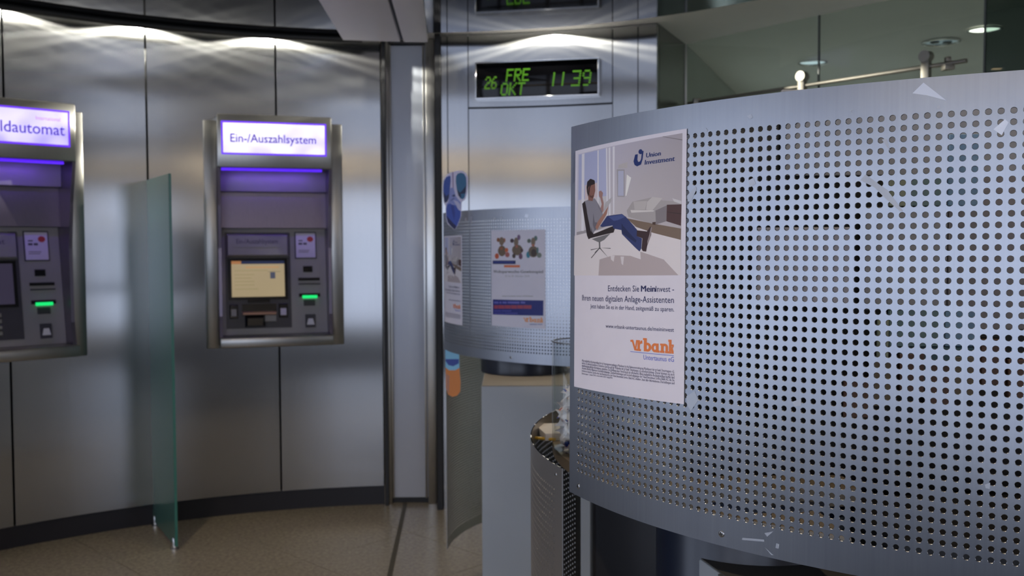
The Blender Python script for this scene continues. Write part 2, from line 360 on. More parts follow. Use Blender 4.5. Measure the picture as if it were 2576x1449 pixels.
def vrbank(pr, u0, u1, v0, v1, col):
    """slab-serif lower-case lettering of the bank, drawn letter by letter in a 465 x 130 box"""
    sx = (u1 - u0) / 465; sy = (v1 - v0) / 130
    def P(pts): pr.poly([(u0 + x * sx, v0 + y * sy) for x, y in pts], col)
    def ring(cx, cy, rx, ry, ix, iy, a0=0, a1=360, n=16):
        for k in range(n):
            a = R_(a0 + (a1 - a0) * k / n); b = R_(a0 + (a1 - a0) * (k + 1) / n)
            P([(cx + rx*cos(a), cy + ry*sin(a)), (cx + rx*cos(b), cy + ry*sin(b)), (cx + ix*cos(b), cy + iy*sin(b)), (cx + ix*cos(a), cy + iy*sin(a))])
    P([(0, 28), (34, 24), (58, 92), (68, 24), (84, 24), (84, 40), (68, 128), (50, 128), (20, 46), (2, 46)])
    P([(72, 24), (112, 24), (112, 110), (124, 110), (124, 130), (70, 130), (70, 110), (84, 110), (84, 44), (72, 44)])
    P([(112, 44), (122, 26), (138, 26), (140, 56), (126, 56), (112, 66)])
    P([(146, 0), (188, 0), (188, 128), (156, 128), (156, 20), (146, 20)]); ring(196, 86, 42, 44, 13, 20)
    ring(276, 86, 38, 44, 12, 20); P([(284, 44), (314, 44), (314, 110), (324, 110), (324, 130), (286, 130)])
    P([(330, 42), (366, 42), (366, 110), (374, 110), (374, 130), (328, 130), (328, 110), (338, 110), (338, 60), (330, 60)])
    ring(376, 72, 34, 32, 9, 10, 180, 360, 10); P([(385, 70), (410, 70), (410, 110), (416, 110), (416, 130), (380, 130), (380, 110), (385, 110)])
    P([(412, 0), (444, 0), (444, 74), (452, 62), (446, 62), (446, 44), (465, 44), (465, 62), (456, 80), (465, 110), (465, 130), (448, 130), (440, 98), (440, 110), (446, 130), (412, 130), (412, 110), (418, 110), (418, 20), (412, 20)])
# ------------------------------------------------------------------ room shell
def curved_plate(name, a0, a1, r, z0, z1, m, parent=None, cut=None, th=.015, step=1.0):
    """plate on the round wall between two angles, with one rectangular opening"""
    n = max(1, int(round((a1 - a0) / step))); A = {a0 + (a1 - a0) * k / n for k in range(n + 1)}; Z = {z0, z1}
    if cut:
        A = {a for a in A if not any(0 < abs(a - c) < .25 for c in cut[:2])}
        A |= {c for c in cut[:2] if a0 < c < a1}; Z |= {c for c in cut[2:] if z0 < c < z1}
    A = sorted(A); Z = sorted(Z); bm = B(); g = {}
    def v(a, z):
        if (a, z) not in g: g[a, z] = bm.verts.new(cyl(a, r, z))
        return g[a, z]
    for a, b in zip(A, A[1:]):
        for c, d in zip(Z, Z[1:]):
            if cut and cut[0] < (a + b) / 2 < cut[1] and cut[2] < (c + d) / 2 < cut[3]: continue
            bm.faces.new((v(a, c), v(b, c), v(b, d), v(a, d)))
    bmesh.ops.recalc_face_normals(bm, faces=list(bm.faces))
    f0 = bm.faces[:][0]
    if f0.normal.dot(Vector((CX, CY, 0)) - f0.calc_center_median()) < 0: bmesh.ops.reverse_faces(bm, faces=list(bm.faces))
    bmesh.ops.solidify(bm, geom=list(bm.faces), thickness=th)
    me = bpy.data.meshes.new(name); bm.to_mesh(me); bm.free()
    return link(name, me, m, parent, 30)

# floor: 60 cm stone tiles laid on the diagonal
bm = B(); box(bm, -5.2, 5.2, -4.2, 9.2, -.12, -.012)
floor = tag(obj('floor', bm, M['joint']), 'speckled brownish stone floor laid in diagonal square tiles', None, kind='structure')
T = .60; g2 = .0012
tile_me = None
S2 = math.sqrt(.5)
for i in range(-14, 16):
    for j in range(-14, 16):
        p = 2.53 * S2 + i * T + T / 2; q = .10 + j * T + T / 2                    # along (x+y)/sqrt2 and (y-x)/sqrt2
        x = (p - q) * S2; y = (p + q) * S2
        if not (-3.7 < x < 3.6 and -3.6 < y < 5.9): continue
        if tile_me is None:
            bm = B(); h = T / 2 - g2; box(bm, -h, h, -h, h, -.012, 0)
            o = obj('tile', bm, M['floor'], floor, bevel=.0008, seg=1); tile_me = o.data
        else:
            o = bpy.data.objects.new('tile', tile_me); COL.objects.link(o); o.parent = floor
        o.location = (x, y, 0); o.rotation_euler = (0, 0, pi / 4)
bm = B(); box(bm, -5.1, 5.1, -4.0, -.45, -.0005, .004); o = obj('added_dark_floor', bm, mottle(mat('added_floor_dark', (.02, .02, .022), .95), (.016, .016, .018), (.03, .03, .032), 60), floor); o['label'] = 'added dark floor cover for a darker reflection in the near screen'  # unseen dark floor, added so the near screen reflects dark low down
for a, b, c, d in ((-5.2, -3.6, -4.2, 9.2), (3.6, 5.2, -4.2, 9.2), (-3.6, 3.6, -4.2, -3.5), (-3.6, 3.6, 5.75, 9.2)):
    bm = B(); box(bm, a, b, c, d, -.012, -.0006); obj('floor_border', bm, M['floor'], floor)
bm = B(); prism(bm, [(-.600, 5.29), (-.578, 5.29), (-.480, 3.4), (-.502, 3.4)], -.005, .0012)
tag(obj('trim_1', bm, M['joint']), 'dark movement joint strip running across the floor from the pillar', None, kind='structure')

# round steel wall on the left: panels with dark joints, cut out round the two machines
wl = empty('wall_left', 'curved brushed steel wall of tall panels holding the two machines', None, kind='structure')
GAP = .21
seams = [-95, -82.2, -69.2, -56.2, -43.2, -30.2, -17.2, -6.05]
for k, (a, b) in enumerate(zip(seams, seams[1:])):
    cut = None
    for c in (-43.8, -17.5):
        if abs(a - c) < .9 or abs(b - c) < .9: cut = (c - 5.95, c + 5.95, .905, 2.04)
    curved_plate('panel', a + GAP / 2, b - GAP / 2, RW, .105, 2.515, M['wall_steel'], wl, cut)
bk = curved_plate('wall_backing', -95, -5.0, RW + .26, 0, 2.515, M['black'], wl, None, .02, 3)
curved_plate('baseboard_left', -95, -6.05, RW + .012, 0, .104, M['plinth'], None, None, .012)
tag(bpy.data.objects['baseboard_left'], 'black plinth along the foot of the curved steel wall', None, kind='structure')
# black return at the end of the panels
bm = B(); p = cyl(-6.0, RW, 0); box(bm, p.x + .004, p.x + .022, p.y - .02, p.y + .26, 0, 2.515)
obj('joint_strip', bm, M['black'], wl)

# dark mirror ceiling with its rail
def disc_r(a):
    if a < -8: return 2.665
    if a < 0: return 2.665 - (a + 8) / 8 * .115
    if a < 24: return 2.55 - a / 24 * .06
    if a < 45: return 2.49 - (a - 24) / 21 * .09
    return 2.40
bm = B(); prism(bm, [cyl(a, disc_r(a))[:2] for a in range(-180, 180, 2)], CZ, CZ + .012)
tag(obj('ceiling', bm, M['ceiling']), 'dark mirror-like ceiling of the round room reflecting the steel wall', None, kind='structure')
bm = B(); tube(bm, [cyl(a, 2.66, CZ - .0155) for a in range(-94, -6, 2)] , .017, 10)
tag(obj('trim_2', bm, M['rail'], smooth=60), 'dark rounded rail where the ceiling meets the curved steel wall', None, kind='structure')
bm = B(); box(bm, -5.2, 5.2, -.62, 9.2, 2.52, 2.62)
tag(obj('ceiling_outer', bm, M['soffit']), 'plain grey ceiling beyond the dark round one', None, kind='structure')
bm = B(); box(bm, -5.19, 5.19, -.60, .25, CZ + .004, CZ + .02); box(bm, -5.19, 5.19, -4.09, -.60, 2.855, 2.88); box(bm, -5.19, 5.19, -.62, -.60, CZ + .004, 2.88)
tag(obj('ceiling_front', bm, M['ceiling']), 'dark mirror-like ceiling over the front of the foyer', None, kind='structure')
# beam running out from the pillar under the ceiling: two pale panels with a dark gap
be = empty('ceiling_beam', 'pale two-panel beam under the dark ceiling above the pillar', None, kind='structure')
bm = B(); prism(bm, [(-.862, 5.04), (-.790, 3.4), (-.487, 3.4), (-.573, 5.09)], 2.462, 2.489); obj('panel', bm, M['beam'], be, bevel=.006)
bm = B(); prism(bm, [(-.556, 5.09), (-.470, 3.4), (-.330, 3.4), (-.432, 5.10)], 2.462, 2.489); obj('panel', bm, M['beam'], be, bevel=.004)
bm = B(); prism(bm, [(-.86, 5.10), (-.78, 3.4), (-.335, 3.4), (-.435, 5.12)], 2.480, 2.4898); obj('beam_core', bm, M['black'], be)
# pillar between the two steel walls
pl = empty('pillar', 'bluish grey lacquered pillar framed by steel jambs between the steel walls', None, kind='structure')
bm = B(); box(bm, -.668, -.460, 5.29, 5.40, .03, 2.486); obj('pillar_panel', bm, M['pillar'], pl, bevel=.004)
for x0, x1, y in ((-.700, -.660, 5.265), (-.461, -.412, 5.265)):
    bm = B(); box(bm, x0, x1, y, 5.40, 0, 2.516); obj('jamb', bm, M['trim_steel'], pl, bevel=.004)
for x0, x1 in ((-.660, -.648), (-.478, -.467)):
    bm = B(); box(bm, x0, x1, 5.278, 5.30, .03, 2.486); obj('jamb_lip', bm, M['trim_steel'], pl, bevel=.002)
bm = B(); box(bm, -.75, -.38, 5.402, 5.45, 0, 2.516); box(bm, -.67, -.455, 5.30, 5.39, 0, .029); obj('shadow_gap', bm, M['black'], pl)

# steel wall with the clock, right of the pillar
RC = 2.72
wb = empty('wall_back', 'curved brushed steel wall carrying the digital clock, right of the pillar', None, kind='structure')
cs = [.62, 1.35, 3.66, 19.71, 22.5, 24.55]
for k, (a, b) in enumerate(zip(cs, cs[1:])):
    gp = .05
    if k == 2:
        curved_plate('panel', a + gp, b - gp, RC, 2.137, 2.517, M['wall_steel'], wb)
        o = curved_plate('door_leaf', a + gp, b - gp, RC + .004, .02, 2.128, M['wall_steel'], wb)
        o['label'] = 'flush steel door leaf below the clock'
    else: curved_plate('panel', a + gp, b - gp, RC, .0, 2.517, M['wall_steel'], wb)
curved_plate('wall_backing', .3, 24.6, RC + .035, 0, 2.515, M['black'], wb, None, .02, 3)
bm = B(); p = cyl(.45, RC); box(bm, p.x - .022, p.x + .006, p.y - .03, p.y + .2, 0, 2.515); obj('joint_strip', bm, M['black'], wb)
# its return towards the office
E0 = cyl(24.6, RC); E1 = Vector((.966, 5.439, 0))
bm = B(); prism(bm, [(E0.x, E0.y), (E1.x, E1.y), (E1.x - .03, E1.y + .015), (E0.x - .03, E0.y + .015)], 0, 2.517)
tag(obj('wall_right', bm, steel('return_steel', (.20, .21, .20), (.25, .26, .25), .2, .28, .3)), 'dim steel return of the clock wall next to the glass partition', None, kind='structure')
bm = B(); tube(bm, [(E1.x, E1.y, .0), (E1.x, E1.y, 2.517)], .009, 6); obj('trim_3', bm, M['trim_steel'])
tag(bpy.data.objects['trim_3'], 'thin steel edge post at the left end of the glass partition', None, kind='structure')

# glass partition of the office, top to ceiling
GP = Vector((E1.x, E1.y)); GD = (Vector((1.715, 4.497)) - GP).normalized()
def gp(t): return GP + GD * t
gw = empty('window_1', 'frameless greenish glass partition of the office reaching the ceiling', None, kind='structure')
def gpane(t0, t1, m, nm='glass_pane'):
    a, b = gp(t0), gp(t1); n = Vector((-GD.y, GD.x)) * .008
    bm = B(); prism(bm, [tuple(a), tuple(b), tuple(b + n), tuple(a + n)], .01, 2.518); return obj(nm, bm, m, gw)
# joint distances along the partition, measured from its left end
TJ, TE = .848, 1.648
gpane(.006, TJ - .003, M['pane']); gpane(TJ + .003, TE, M['pane']); o = gpane(TE + .012, 3.4, M['pane_dark']); o['label'] = 'darker glass pane at the right end'
for t in (TJ, TE + .006):
    a, b = gp(t - .0035), gp(t + .0035); n = Vector((-GD.y, GD.x)) * .009
    bm = B(); prism(bm, [tuple(a - n*.1), tuple(b - n*.1), tuple(b + n), tuple(a + n)], .01, 2.518); obj('pane_joint', bm, M['seal'], gw)
# office shell
bm = B(); prism(bm, [(E1.x + .01, E1.y + .03), (2.35, 9.0), (2.2, 9.05), (E1.x - .06, E1.y + .05)], 0, 2.519)
tag(obj('wall_office_left', bm, M['office']), 'pale office wall running back behind the glass partition', None, kind='structure')
bm = B(); box(bm, .5, 5.2, 9.0, 9.1, 0, 2.519); tag(obj('wall_office_back', bm, M['office']), 'grey far wall of the office behind the glass', None, kind='structure')
# foyer side and front walls with tall window openings
def pierced(bm, along, fixed0, fixed1, a0, a1, opens, zt=2.86):
    def put(u0, u1, z0, z1):
        if along == 'x': box(bm, u0, u1, fixed0, fixed1, z0, z1)
        else: box(bm, fixed0, fixed1, u0, u1, z0, z1)
    u = a0
    for o0, o1 in opens:
        put(u, o0, 0, zt); put(o0, o1, 0, .22); put(o0, o1, 2.40, zt); u = o1
    put(u, a1, 0, zt)
bm = B(); pierced(bm, 'y', -5.3, -5.2, -4.2, 4.2, [(-3.7, -2.1), (-1.8, -.2), (.1, 1.7)]); tag(obj('wall_foyer_left', bm, M['plaster']), 'plastered side wall of the foyer with three window openings', None, kind='structure')
bm = B(); pierced(bm, 'y', 5.2, 5.3, -4.2, 9.1, [(-3.9, -1.7)]); tag(obj('wall_foyer_right', bm, M['plaster']), 'plastered side wall of the foyer with one window opening', None, kind='structure')
bm = B(); pierced(bm, 'x', -4.25, -4.1, -5.3, 5.3, [(-4.9, -2.7), (-2.4, -.25), (.0, 1.35)]); tag(obj('wall_front', bm, M['plaster']), 'front wall of the foyer with three tall window openings', None, kind='structure')
bm = B(); box(bm, -5.14, 5.14, -4.1, -4.04, 2.27, 2.45); box(bm, 5.14, 5.2, -4.1, -.62, 2.27, 2.45); box(bm, -5.2, -5.14, -4.1, -.62, 2.27, 2.45)  # unseen rail, added for the dark line that the steel wall reflects
tag(obj('trim_4', bm, M['rail']), 'dark rail added above the windows for its reflection in the steel', None, kind='structure')

# ------------------------------------------------------------------ cash machines set into the wall
def fascia_pt(x, z, o):           # leaning fascia: top set back, bottom forward
    t = (z - .945) / .56
    return (x, .012 + .085 * t - o, z)
def fbox(bm, x0, x1, z0, z1, o0, o1, taper=0.0):
    v = []
    for o in (o0, o1):
        tp = taper if o == o1 else 0
        for x, z in ((x0+tp, z0+tp), (x1-tp, z0+tp), (x1-tp, z1-tp), (x0+tp, z1-tp)): v.append(bm.verts.new(fascia_pt(x, z, o)))
    for f in ((0,1,2,3),(7,6,5,4),(0,4,5,1),(1,5,6,2),(2,6,7,3),(3,7,4,0)): bm.faces.new([v[i] for i in f])
    return bm
def machine(label, ang, deposit):
    p = cyl(-ang, RW)
    t = empty('cash_machine', label, 'cash machine', (p.x, p.y, 0), R_(ang), 'cash machines in the steel wall')
    hw = .287
    for s in (-1, 1):
        bm = B(); x0, x1 = sorted((s * .289, s * .352)); box(bm, x0, x1, -.034, .02, .882, 2.055); obj('side_frame', bm, M['atm_steel'], t, bevel=.004)
        bm = B(); x0, x1 = sorted((s * .272, s * .2875))
        prism(bm, [(-.118, 1.815), (.115, 1.815), (.125, .925), (-.085, .925), (-.055, 1.05), (-.045, 1.40), (-.075, 1.62)], x0, x1, 'x'); obj('side_cheek', bm, M['niche'], t)
    bm = B(); box(bm, -hw, hw, -.13, .10, 1.808, 2.078); obj('sign_housing', bm, M['atm_steel'], t, bevel=.008)
    bm = B(); box(bm, -.266, .258, -.134, -.125, 1.874, 2.042); obj('sign_border', bm, M['sign_violet'], t)
    bm = B(); box(bm, -.257, .249, -.1365, -.13, 1.883, 2.033); sf = obj('sign_face', bm, M['sign_white' if deposit else 'sign_lilac'], t)
    if deposit: sign_text('sign_lettering', 'Ein-/Auszahlsystem', -.222, .205, 1.937, .042, -.1372, M['sign_ink'], sf, .012)
    else:
        sign_text('sign_lettering', 'Geldautomat', -.126, .234, 1.926, .050, -.1372, M['sign_ink'], sf, .006)
        sign_text('sign_lettering', 'International', .108, .214, 1.990, .017, -.1372, M['sign_ink_pink'], sf)
    bm = B(); box(bm, -.268, .236, -.108, -.088, 1.796, 1.807); obj('light_strip', bm, M['slot_light'], t)
    bm = B(); box(bm, -hw + .015, hw - .015, .035, .11, 1.697, 1.807); obj('niche_header', bm, M['atm_grey'], t, bevel=.003)
    bm = B(); prism(bm, [(.075, 1.695), (.11, 1.695), (.11, 1.507), (.062, 1.507)], -hw + .015, hw - .015, 'x'); obj('niche_panel', bm, M['niche'], t)
    bm = B(); box(bm, -hw, hw, -.128, .05, .890, .944); obj('front_ledge', bm, M['atm_steel'], t, bevel=.006)
    bm = B(); fbox(bm, -hw + .016, hw - .016, .945, 1.504, -.05, 0); obj('fascia', bm, M['atm_grey'], t)
    bm = B(); box(bm, -hw, hw, .10, .13, .89, 2.06); obj('back_plate', bm, M['atm_dark'], t)
    sl = light('violet_tube', 'AREA', (0, 0, 0), (0, 0, -1), 0.55, (.22, .08, 1.0), shape='RECTANGLE', size=.48, size_y=.012)
    sl.parent = t; sl.location = (-.016, -.105, 1.7945); sl.rotation_euler = (R_(24), 0, 0)
    # display side
    bm = B(); fbox(bm, -.252, .082, .978, 1.482, 0, .004); ds = obj('display_surround', bm, M['atm_dark'], t)
    bm = B(); fbox(bm, -.250, .078, 1.352, 1.478, .004, .03, .012); hd = obj('name_hood', bm, M['atm_grey'], t)
    bm = B(); fbox(bm, -.212, .034, 1.404, 1.466, .03, .033); np_ = obj('name_plate', bm, M['atm_grey'], hd)
    np_['label'] = 'small grey name plate'
    sign_text('plate_lettering', 'Ein-/Auszahlsystem' if deposit else 'Geldautomat', -.195, .018, 1.424, .024, 0, M['ink_grey'], hd, .01, lambda x, z, o: fascia_pt(x, z, .0335))
    bm = B(); fbox(bm, -.240, .066, 1.128, 1.345, .004, .008); obj('screen_bezel', bm, M['atm_black'], t)
    bm = B(); fbox(bm, -.222, .050, 1.143, 1.332, .008, .0095); sc = obj('screen', bm, M['screen_lit' if deposit else 'screen_dark'], t)
    sc['label'] = 'lit beige screen' if deposit else 'dim screen'
    if deposit:
        def bar(nm, x0, x1, z0, z1, c, e):
            bm = B(); fbox(bm, x0, x1, z0, z1, .0095, .0100); k = 'scr' + nm
            if k not in M: M[k] = mat('screen_' + nm, c, .4, 0, c, e)
            return obj('screen_' + nm, bm, M[k], sc)
        bar('orange', -.222, -.172, 1.316, 1.332, (.30, .13, .05), .8); bar('title_bar', -.172, .050, 1.316, 1.332, (.012, .018, .05), .7)
        bar('heading', -.150, .022, 1.294, 1.303, (.33, .20, .09), .9)
        for z, w_ in ((1.279, .17), (1.258, .10), (1.240, .085), (1.222, .10), (1.204, .10), (1.182, .12)): bar('line', -.206, -.206 + w_, z, z + .004, (.22, .18, .09), .9)
        bar('picture', -.024, .002, 1.238, 1.272, (.05, .055, .08), .8); bar('caption', -.036, .03, 1.273, 1.277, (.18, .15, .09), .9)
    bm = B(); fbox(bm, -.142, -.028, 1.112, 1.128, .004, .010, .002); obj('slot_label', bm, M['atm_black'], t)
    if deposit:
        bm = B(); fbox(bm, -.172, .004, 1.058, 1.106, .004, .006); obj('cash_slot', bm, M['atm_black'], t)
        m = M.setdefault('copper', mat('copper_lip', (.42, .24, .16), .4, .4)); bm = B(); fbox(bm, -.172, .004, 1.048, 1.066, .004, .035, .003); obj('cash_lip', bm, m, t)
        bm = B(); fbox(bm, -.16, .004, 1.010, 1.048, .004, .014, .004); obj('cash_flap', bm, M['atm_grey'], t)
        bm = B(); fbox(bm, -.158, -.056, .984, 1.046, .014, .045, .012); obj('coin_tray', bm, M['atm_black'], t)
        for x0, x1 in ((-.236, -.192), (.016, .064)):
            bm = B(); fbox(bm, x0, x1, 1.030, 1.104, .004, .010, .004); s = obj('info_sticker', bm, M['atm_black'], t)
            bm = B(); fbox(bm, x0 + .009, x1 - .009, 1.044, 1.080, .010, .0105, .0); obj('sticker_print', bm, M['leaflet'] if x0 > 0 else M['atm_grey'], s)
    else:
        for r in range(4):
            for c in range(4):
                bm = B(); x = -.13 + c * .032; z = 1.00 + r * .028; fbox(bm, x, x + .024, z, z + .02, .004, .011, .003); obj('key', bm, M['atm_steel'], t)
    # reader column on the right
    bm = B(); fbox(bm, .108, .222, 1.342, 1.486, 0, .004); obj('leaflet_frame', bm, M['atm_dark'], t)
    bm = B(); fbox(bm, .114, .217, 1.348, 1.480, .004, .006); lf = obj('leaflet', bm, M['leaflet'], t); lf['label'] = 'violet-lit paper notice with a red spot'
    red = M.setdefault('red_spot', mat('red_spot', (.45, .05, .05), .6)); bm = B()
    pts = [(.190 + .017 * cos(k * pi / 6), 1.447 + .015 * sin(k * pi / 6)) for k in range(12)]
    vv = [bm.verts.new(fascia_pt(x, z, .0064)) for x, z in pts]; bm.faces.new(vv); obj('notice_spot', bm, red, lf)
    bm = B()
    for x0, x1, z0, z1 in ((.128, .150, 1.436, 1.442), (.128, .148, 1.417, 1.428), (.153, .172, 1.417, 1.428), (.128, .185, 1.385, 1.388), (.128, .180, 1.376, 1.379)): fbox(bm, x0, x1, z0, z1, .006, .0064)
    obj('notice_print', bm, M['ink_grey'], lf)['kind'] = 'stuff'
    bm = B(); fbox(bm, .149, .199, 1.270, 1.302, 0, .005, .003); obj('scanner_window', bm, M['atm_black'], t)
    bm = B(); fbox(bm, .122, .236, 1.224, 1.240, 0, .008, .003); obj('receipt_slot', bm, M['atm_black'], t)
    bm = B(); fbox(bm, .124, .238, 1.203, 1.210, 0, .006, .002); obj('slot_lip', bm, M['atm_dark'], t)
    bm = B(); fbox(bm, .124, .236, 1.137, 1.156, 0, .008, .003); cr = obj('card_reader', bm, M['atm_black'], t)
    bm = B(); fbox(bm, .141, .220, 1.130, 1.146, .008, .022, .004); o = obj('card_light', bm, M['green_led'], cr); o['label'] = 'glowing green card slot'
    bm = B(); fbox(bm, .148, .208, 1.090, 1.122, 0, .006, .003); obj('reader_label', bm, M['atm_dark'], t)
    bm = B(); fbox(bm, .154, .208, .974, 1.044, 0, .008, .003); ar = obj('pictogram_plate', bm, M['atm_dark'], t)
    bm = B(); vv = [bm.verts.new(fascia_pt(x, z, .0085)) for x, z in ((.161, .990), (.201, .990), (.193, 1.022), (.169, 1.022))]; bm.faces.new(vv)
    o = obj('arrow_mark', bm, M['white_paper'], ar); o['label'] = 'pale wedge-shaped mark'
    return t
machine('cash machine whose lit violet sign reads Ein-/Auszahlsystem, lit beige screen', 17.5, True)
machine('cash machine whose lit sign ends in ldautomat, cut by the picture edge', 43.5, False)

# glass divider standing between the two machines
dv = empty('glass_divider', 'frosted green glass divider fin between the two cash machines', 'divider', (-1.80, 4.86, 0))
d0 = Vector((-1.822, 4.893)); d1 = Vector((-1.557, 4.452)); dd = (d1 - d0).normalized(); dn = Vector((-dd.y, dd.x)) * .006
def dloc(p): return (p[0] + 1.80, p[1] - 4.86)
bm = B(); prism(bm, [dloc(q) for q in (d0 - dn, d1 - dn, d1 + dn, d0 + dn)], .022, 1.741); obj('pane', bm, M['divider'], dv)
e0 = d1 + dd * .0006; e1 = d1 + dd * .003
bm = B(); prism(bm, [dloc(q) for q in (e0 - dn, e1 - dn, e1 + dn, e0 + dn)], .022, 1.741); obj('polished_edge', bm, M['divider_edge'], dv)
for s in (.07, .93):
    q = d0.lerp(d1, s); bm = B(); lathe(bm, [(.02, 0), (.02, .006), (.012, .008), (.012, .05), (.009, .055)], 14, (*dloc(q), 0)); obj('foot', bm, M['chrome'], dv, smooth=40)

# ------------------------------------------------------------------ digital clock
FONT = {'2': '01110 10001 00001 00110 01000 10000 11111', '6': '00110 01000 10000 11110 10001 10001 01110', 'F': '11111 10000 10000 11110 10000 10000 10000',
 'R': '11110 10001 10001 11110 10100 10010 10001', 'E': '11111 10000 10000 11110 10000 10000 11111', 'O': '01110 10001 10001 10001 10001 10001 01110',
 'K': '10001 10010 10100 11000 10100 10010 10001', 'T': '11111 00100 00100 00100 00100 00100 00100', '1': '00100 00100 00100 00100 00100 00100 00100',
 '3': '11111 00001 00001 01111 00001 00001 11111', '9': '01110 10001 10001 01111 00001 00001 01110'}
ca = 11.43; cp = cyl(ca, RC * cos(R_(6.79)) - .002)
ck = empty('digital_clock', 'black digital clock in a steel frame showing FRE 26 OKT 11 39', 'clock', (cp.x, cp.y, 2.18), R_(-ca))
bm = B(); box(bm, -.318, .318, -.018, .04, 0, .177); obj('clock_body', bm, M['clock_glass'], ck, bevel=.002)
for nm, (x0, x1, z0, z1) in {'frame_top': (-.324, .324, .177, .184), 'frame_bottom': (-.324, .324, -.008, 0), 'frame_left': (-.324, -.318, 0, .177), 'frame_right': (.318, .324, 0, .177)}.items():
    bm = B(); box(bm, x0, x1, -.030, .04, z0, z1); obj('frame_bar', bm, M['chrome'], ck, bevel=.001, seg=1)
def dots(name, txt, x0, x1, f0, f1, m, r=.0050):
    z1 = .177 * (1 - f0); z0 = .177 * (1 - f1); n = len(txt); cw = (x1 - x0) / n
    for k, ch in enumerate(txt):
        bm = B()
        for j, row in enumerate(FONT[ch].split()):
            for i, b in enumerate(row):
                if b == '1':
                    zz = z1 - (z1 - z0) * (j + .5) / 7; xx = x0 + cw * (k + (i + .5) / 5.9) + (zz - z0) * .13
                    bm.faces.new([bm.verts.new((xx + r * cos(q * pi / 3), -.0184, zz + r * sin(q * pi / 3))) for q in range(6)])
        obj(name, bm, m, ck)
K = .0002695
def cx_(c): return (c - 1282) * K
dots('day_digit', '26', cx_(255), cx_(505), .38, .75, M['clock_led_dim'])
dots('weekday_letter', 'FRE', cx_(675), cx_(1150), .18, .55, M['clock_led'])
dots('month_letter', 'OKT', cx_(565), cx_(1060), .58, .95, M['clock_led'])
dots('hour_digit', '11', cx_(1520), cx_(1880), .33, .73, M['clock_led'])
dots('minute_digit', '39', cx_(1945), cx_(2340), .29, .76, M['clock_led'])

# sliding-door rail on the glass
rl = empty('sliding_door_rail', 'satin steel sliding-door rail with round holders on the glass partition', 'rail', (E1.x, E1.y, 2.18))
nr = Vector((GD.y, -GD.x)) * .045
def rp(t, z=0.0, k=1.0): q = gp(t) + nr * k - GP; return (q.x, q.y, z)
bm = B(); tube(bm, [rp(.06), rp(1.602)], .0095, 12); obj('rod', bm, M['satin'], rl, smooth=50)
for t in (.79, 1.423):
    bm = B(); a = gp(t - .018) + nr * 1.35 - GP; b = gp(t + .018) + nr * 1.35 - GP; c = gp(t + .018) + nr * .7 - GP; d = gp(t - .018) + nr * .7 - GP
    prism(bm, [tuple(a), tuple(b), tuple(c), tuple(d)], -.13, .035); h = obj('hanger', bm, M['satin'], rl, bevel=.003)
    bm = B(); q0 = Vector(rp(t, .045, .6)); q1 = Vector(rp(t, .045, 1.5)); tube(bm, [q0, q1], .026, 16); obj('roller', bm, M['satin'], h, smooth=40)
bm = B(); q0 = Vector(rp(1.52, 0, 1)); box(bm, q0.x - .022, q0.x + .022, q0.y - .022, q0.y + .022, -.028, -.004); box(bm, q0.x - .012, q0.x + .012, q0.y - .012, q0.y + .012, .008, .028); obj('stop_clamp', bm, M['satin'], rl, bevel=.003)
bm = B(); q0 = Vector(rp(.12, 0, 1)); box(bm, q0.x - .02, q0.x + .02, q0.y - .02, q0.y + .02, -.02, .02); obj('stop_clamp', bm, M['satin'], rl, bevel=.003)

# warm ceiling panels in the front part of the foyer, by the windows
for k, x in enumerate((-3.6, -1.2, 1.2, 3.6)):
    t = tag(empty('ceiling_panel_light', None, 'light', (x, -3.55, 2.854)), 'long warm ceiling light by the front windows', group='ceiling lights by the windows')
    bm = B(); box(bm, -.82, .82, -.17, .17, -.02, -.001); obj('light_frame', bm, M['trim_steel'], t, bevel=.003)
    bm = B(); box(bm, -.80, .80, -.15, .15, -.023, -.019); obj('diffuser', bm, M['lamp_panel'], t)
# office downlights (set into the ceiling)
def downlight(x, y, r, m, label, z=2.519):
    t = empty('downlight', label, 'light', (x, y, z), 0, 'recessed downlights')
    bm = B(); lathe(bm, [(r, -.002), (r, -.008), (r * .93, -.012), (r * .86, -.008), (r * .84, -.002)], 28, (0, 0, 0), True); obj('trim_ring', bm, M['chrome'], t, smooth=40)
    bm = B(); lathe(bm, [(r * .84, -.003), (r * .6, -.0035), (.001, -.004)], 28); obj('lens', bm, m, t, smooth=40)
    return t
downlight(1.836, 5.978, .088, M['lamp_dim'], 'dim round office downlight straddling the glass joint')
dk = downlight(2.358, 5.393, .10, M['lamp_faint'], 'unlit chrome office downlight beside the bright one')
for x in (-.035, .035):
    bm = B(); lathe(bm, [(.024, -.0045), (.024, -.010), (.012, -.012)], 14, (x, 0, 0)); obj('bulb', bm, M['atm_black'], dk, smooth=40)
downlight(2.45, 5.09, .085, M['lamp'], 'bright lit office downlight near the right end of the glass')
for k, (x, y) in enumerate(SPOTS):
    t = tag(empty('ceiling_spotlight', None, 'light', (x, y, CZ)), 'small warm spotlight recessed in the dark round ceiling', group='spotlights in the dark ceiling')
    bm = B(); lathe(bm, [(.045, .001), (.045, -.005), (.037, -.006), (.035, 0)], 20, (0, 0, 0), True); obj('trim_ring', bm, M['chrome'], t, smooth=40)
    bm = B(); lathe(bm, [(.034, -.001), (.02, -.0014), (.001, -.0015)], 20); obj('lens', bm, M['lamp_warm'], t, smooth=40)
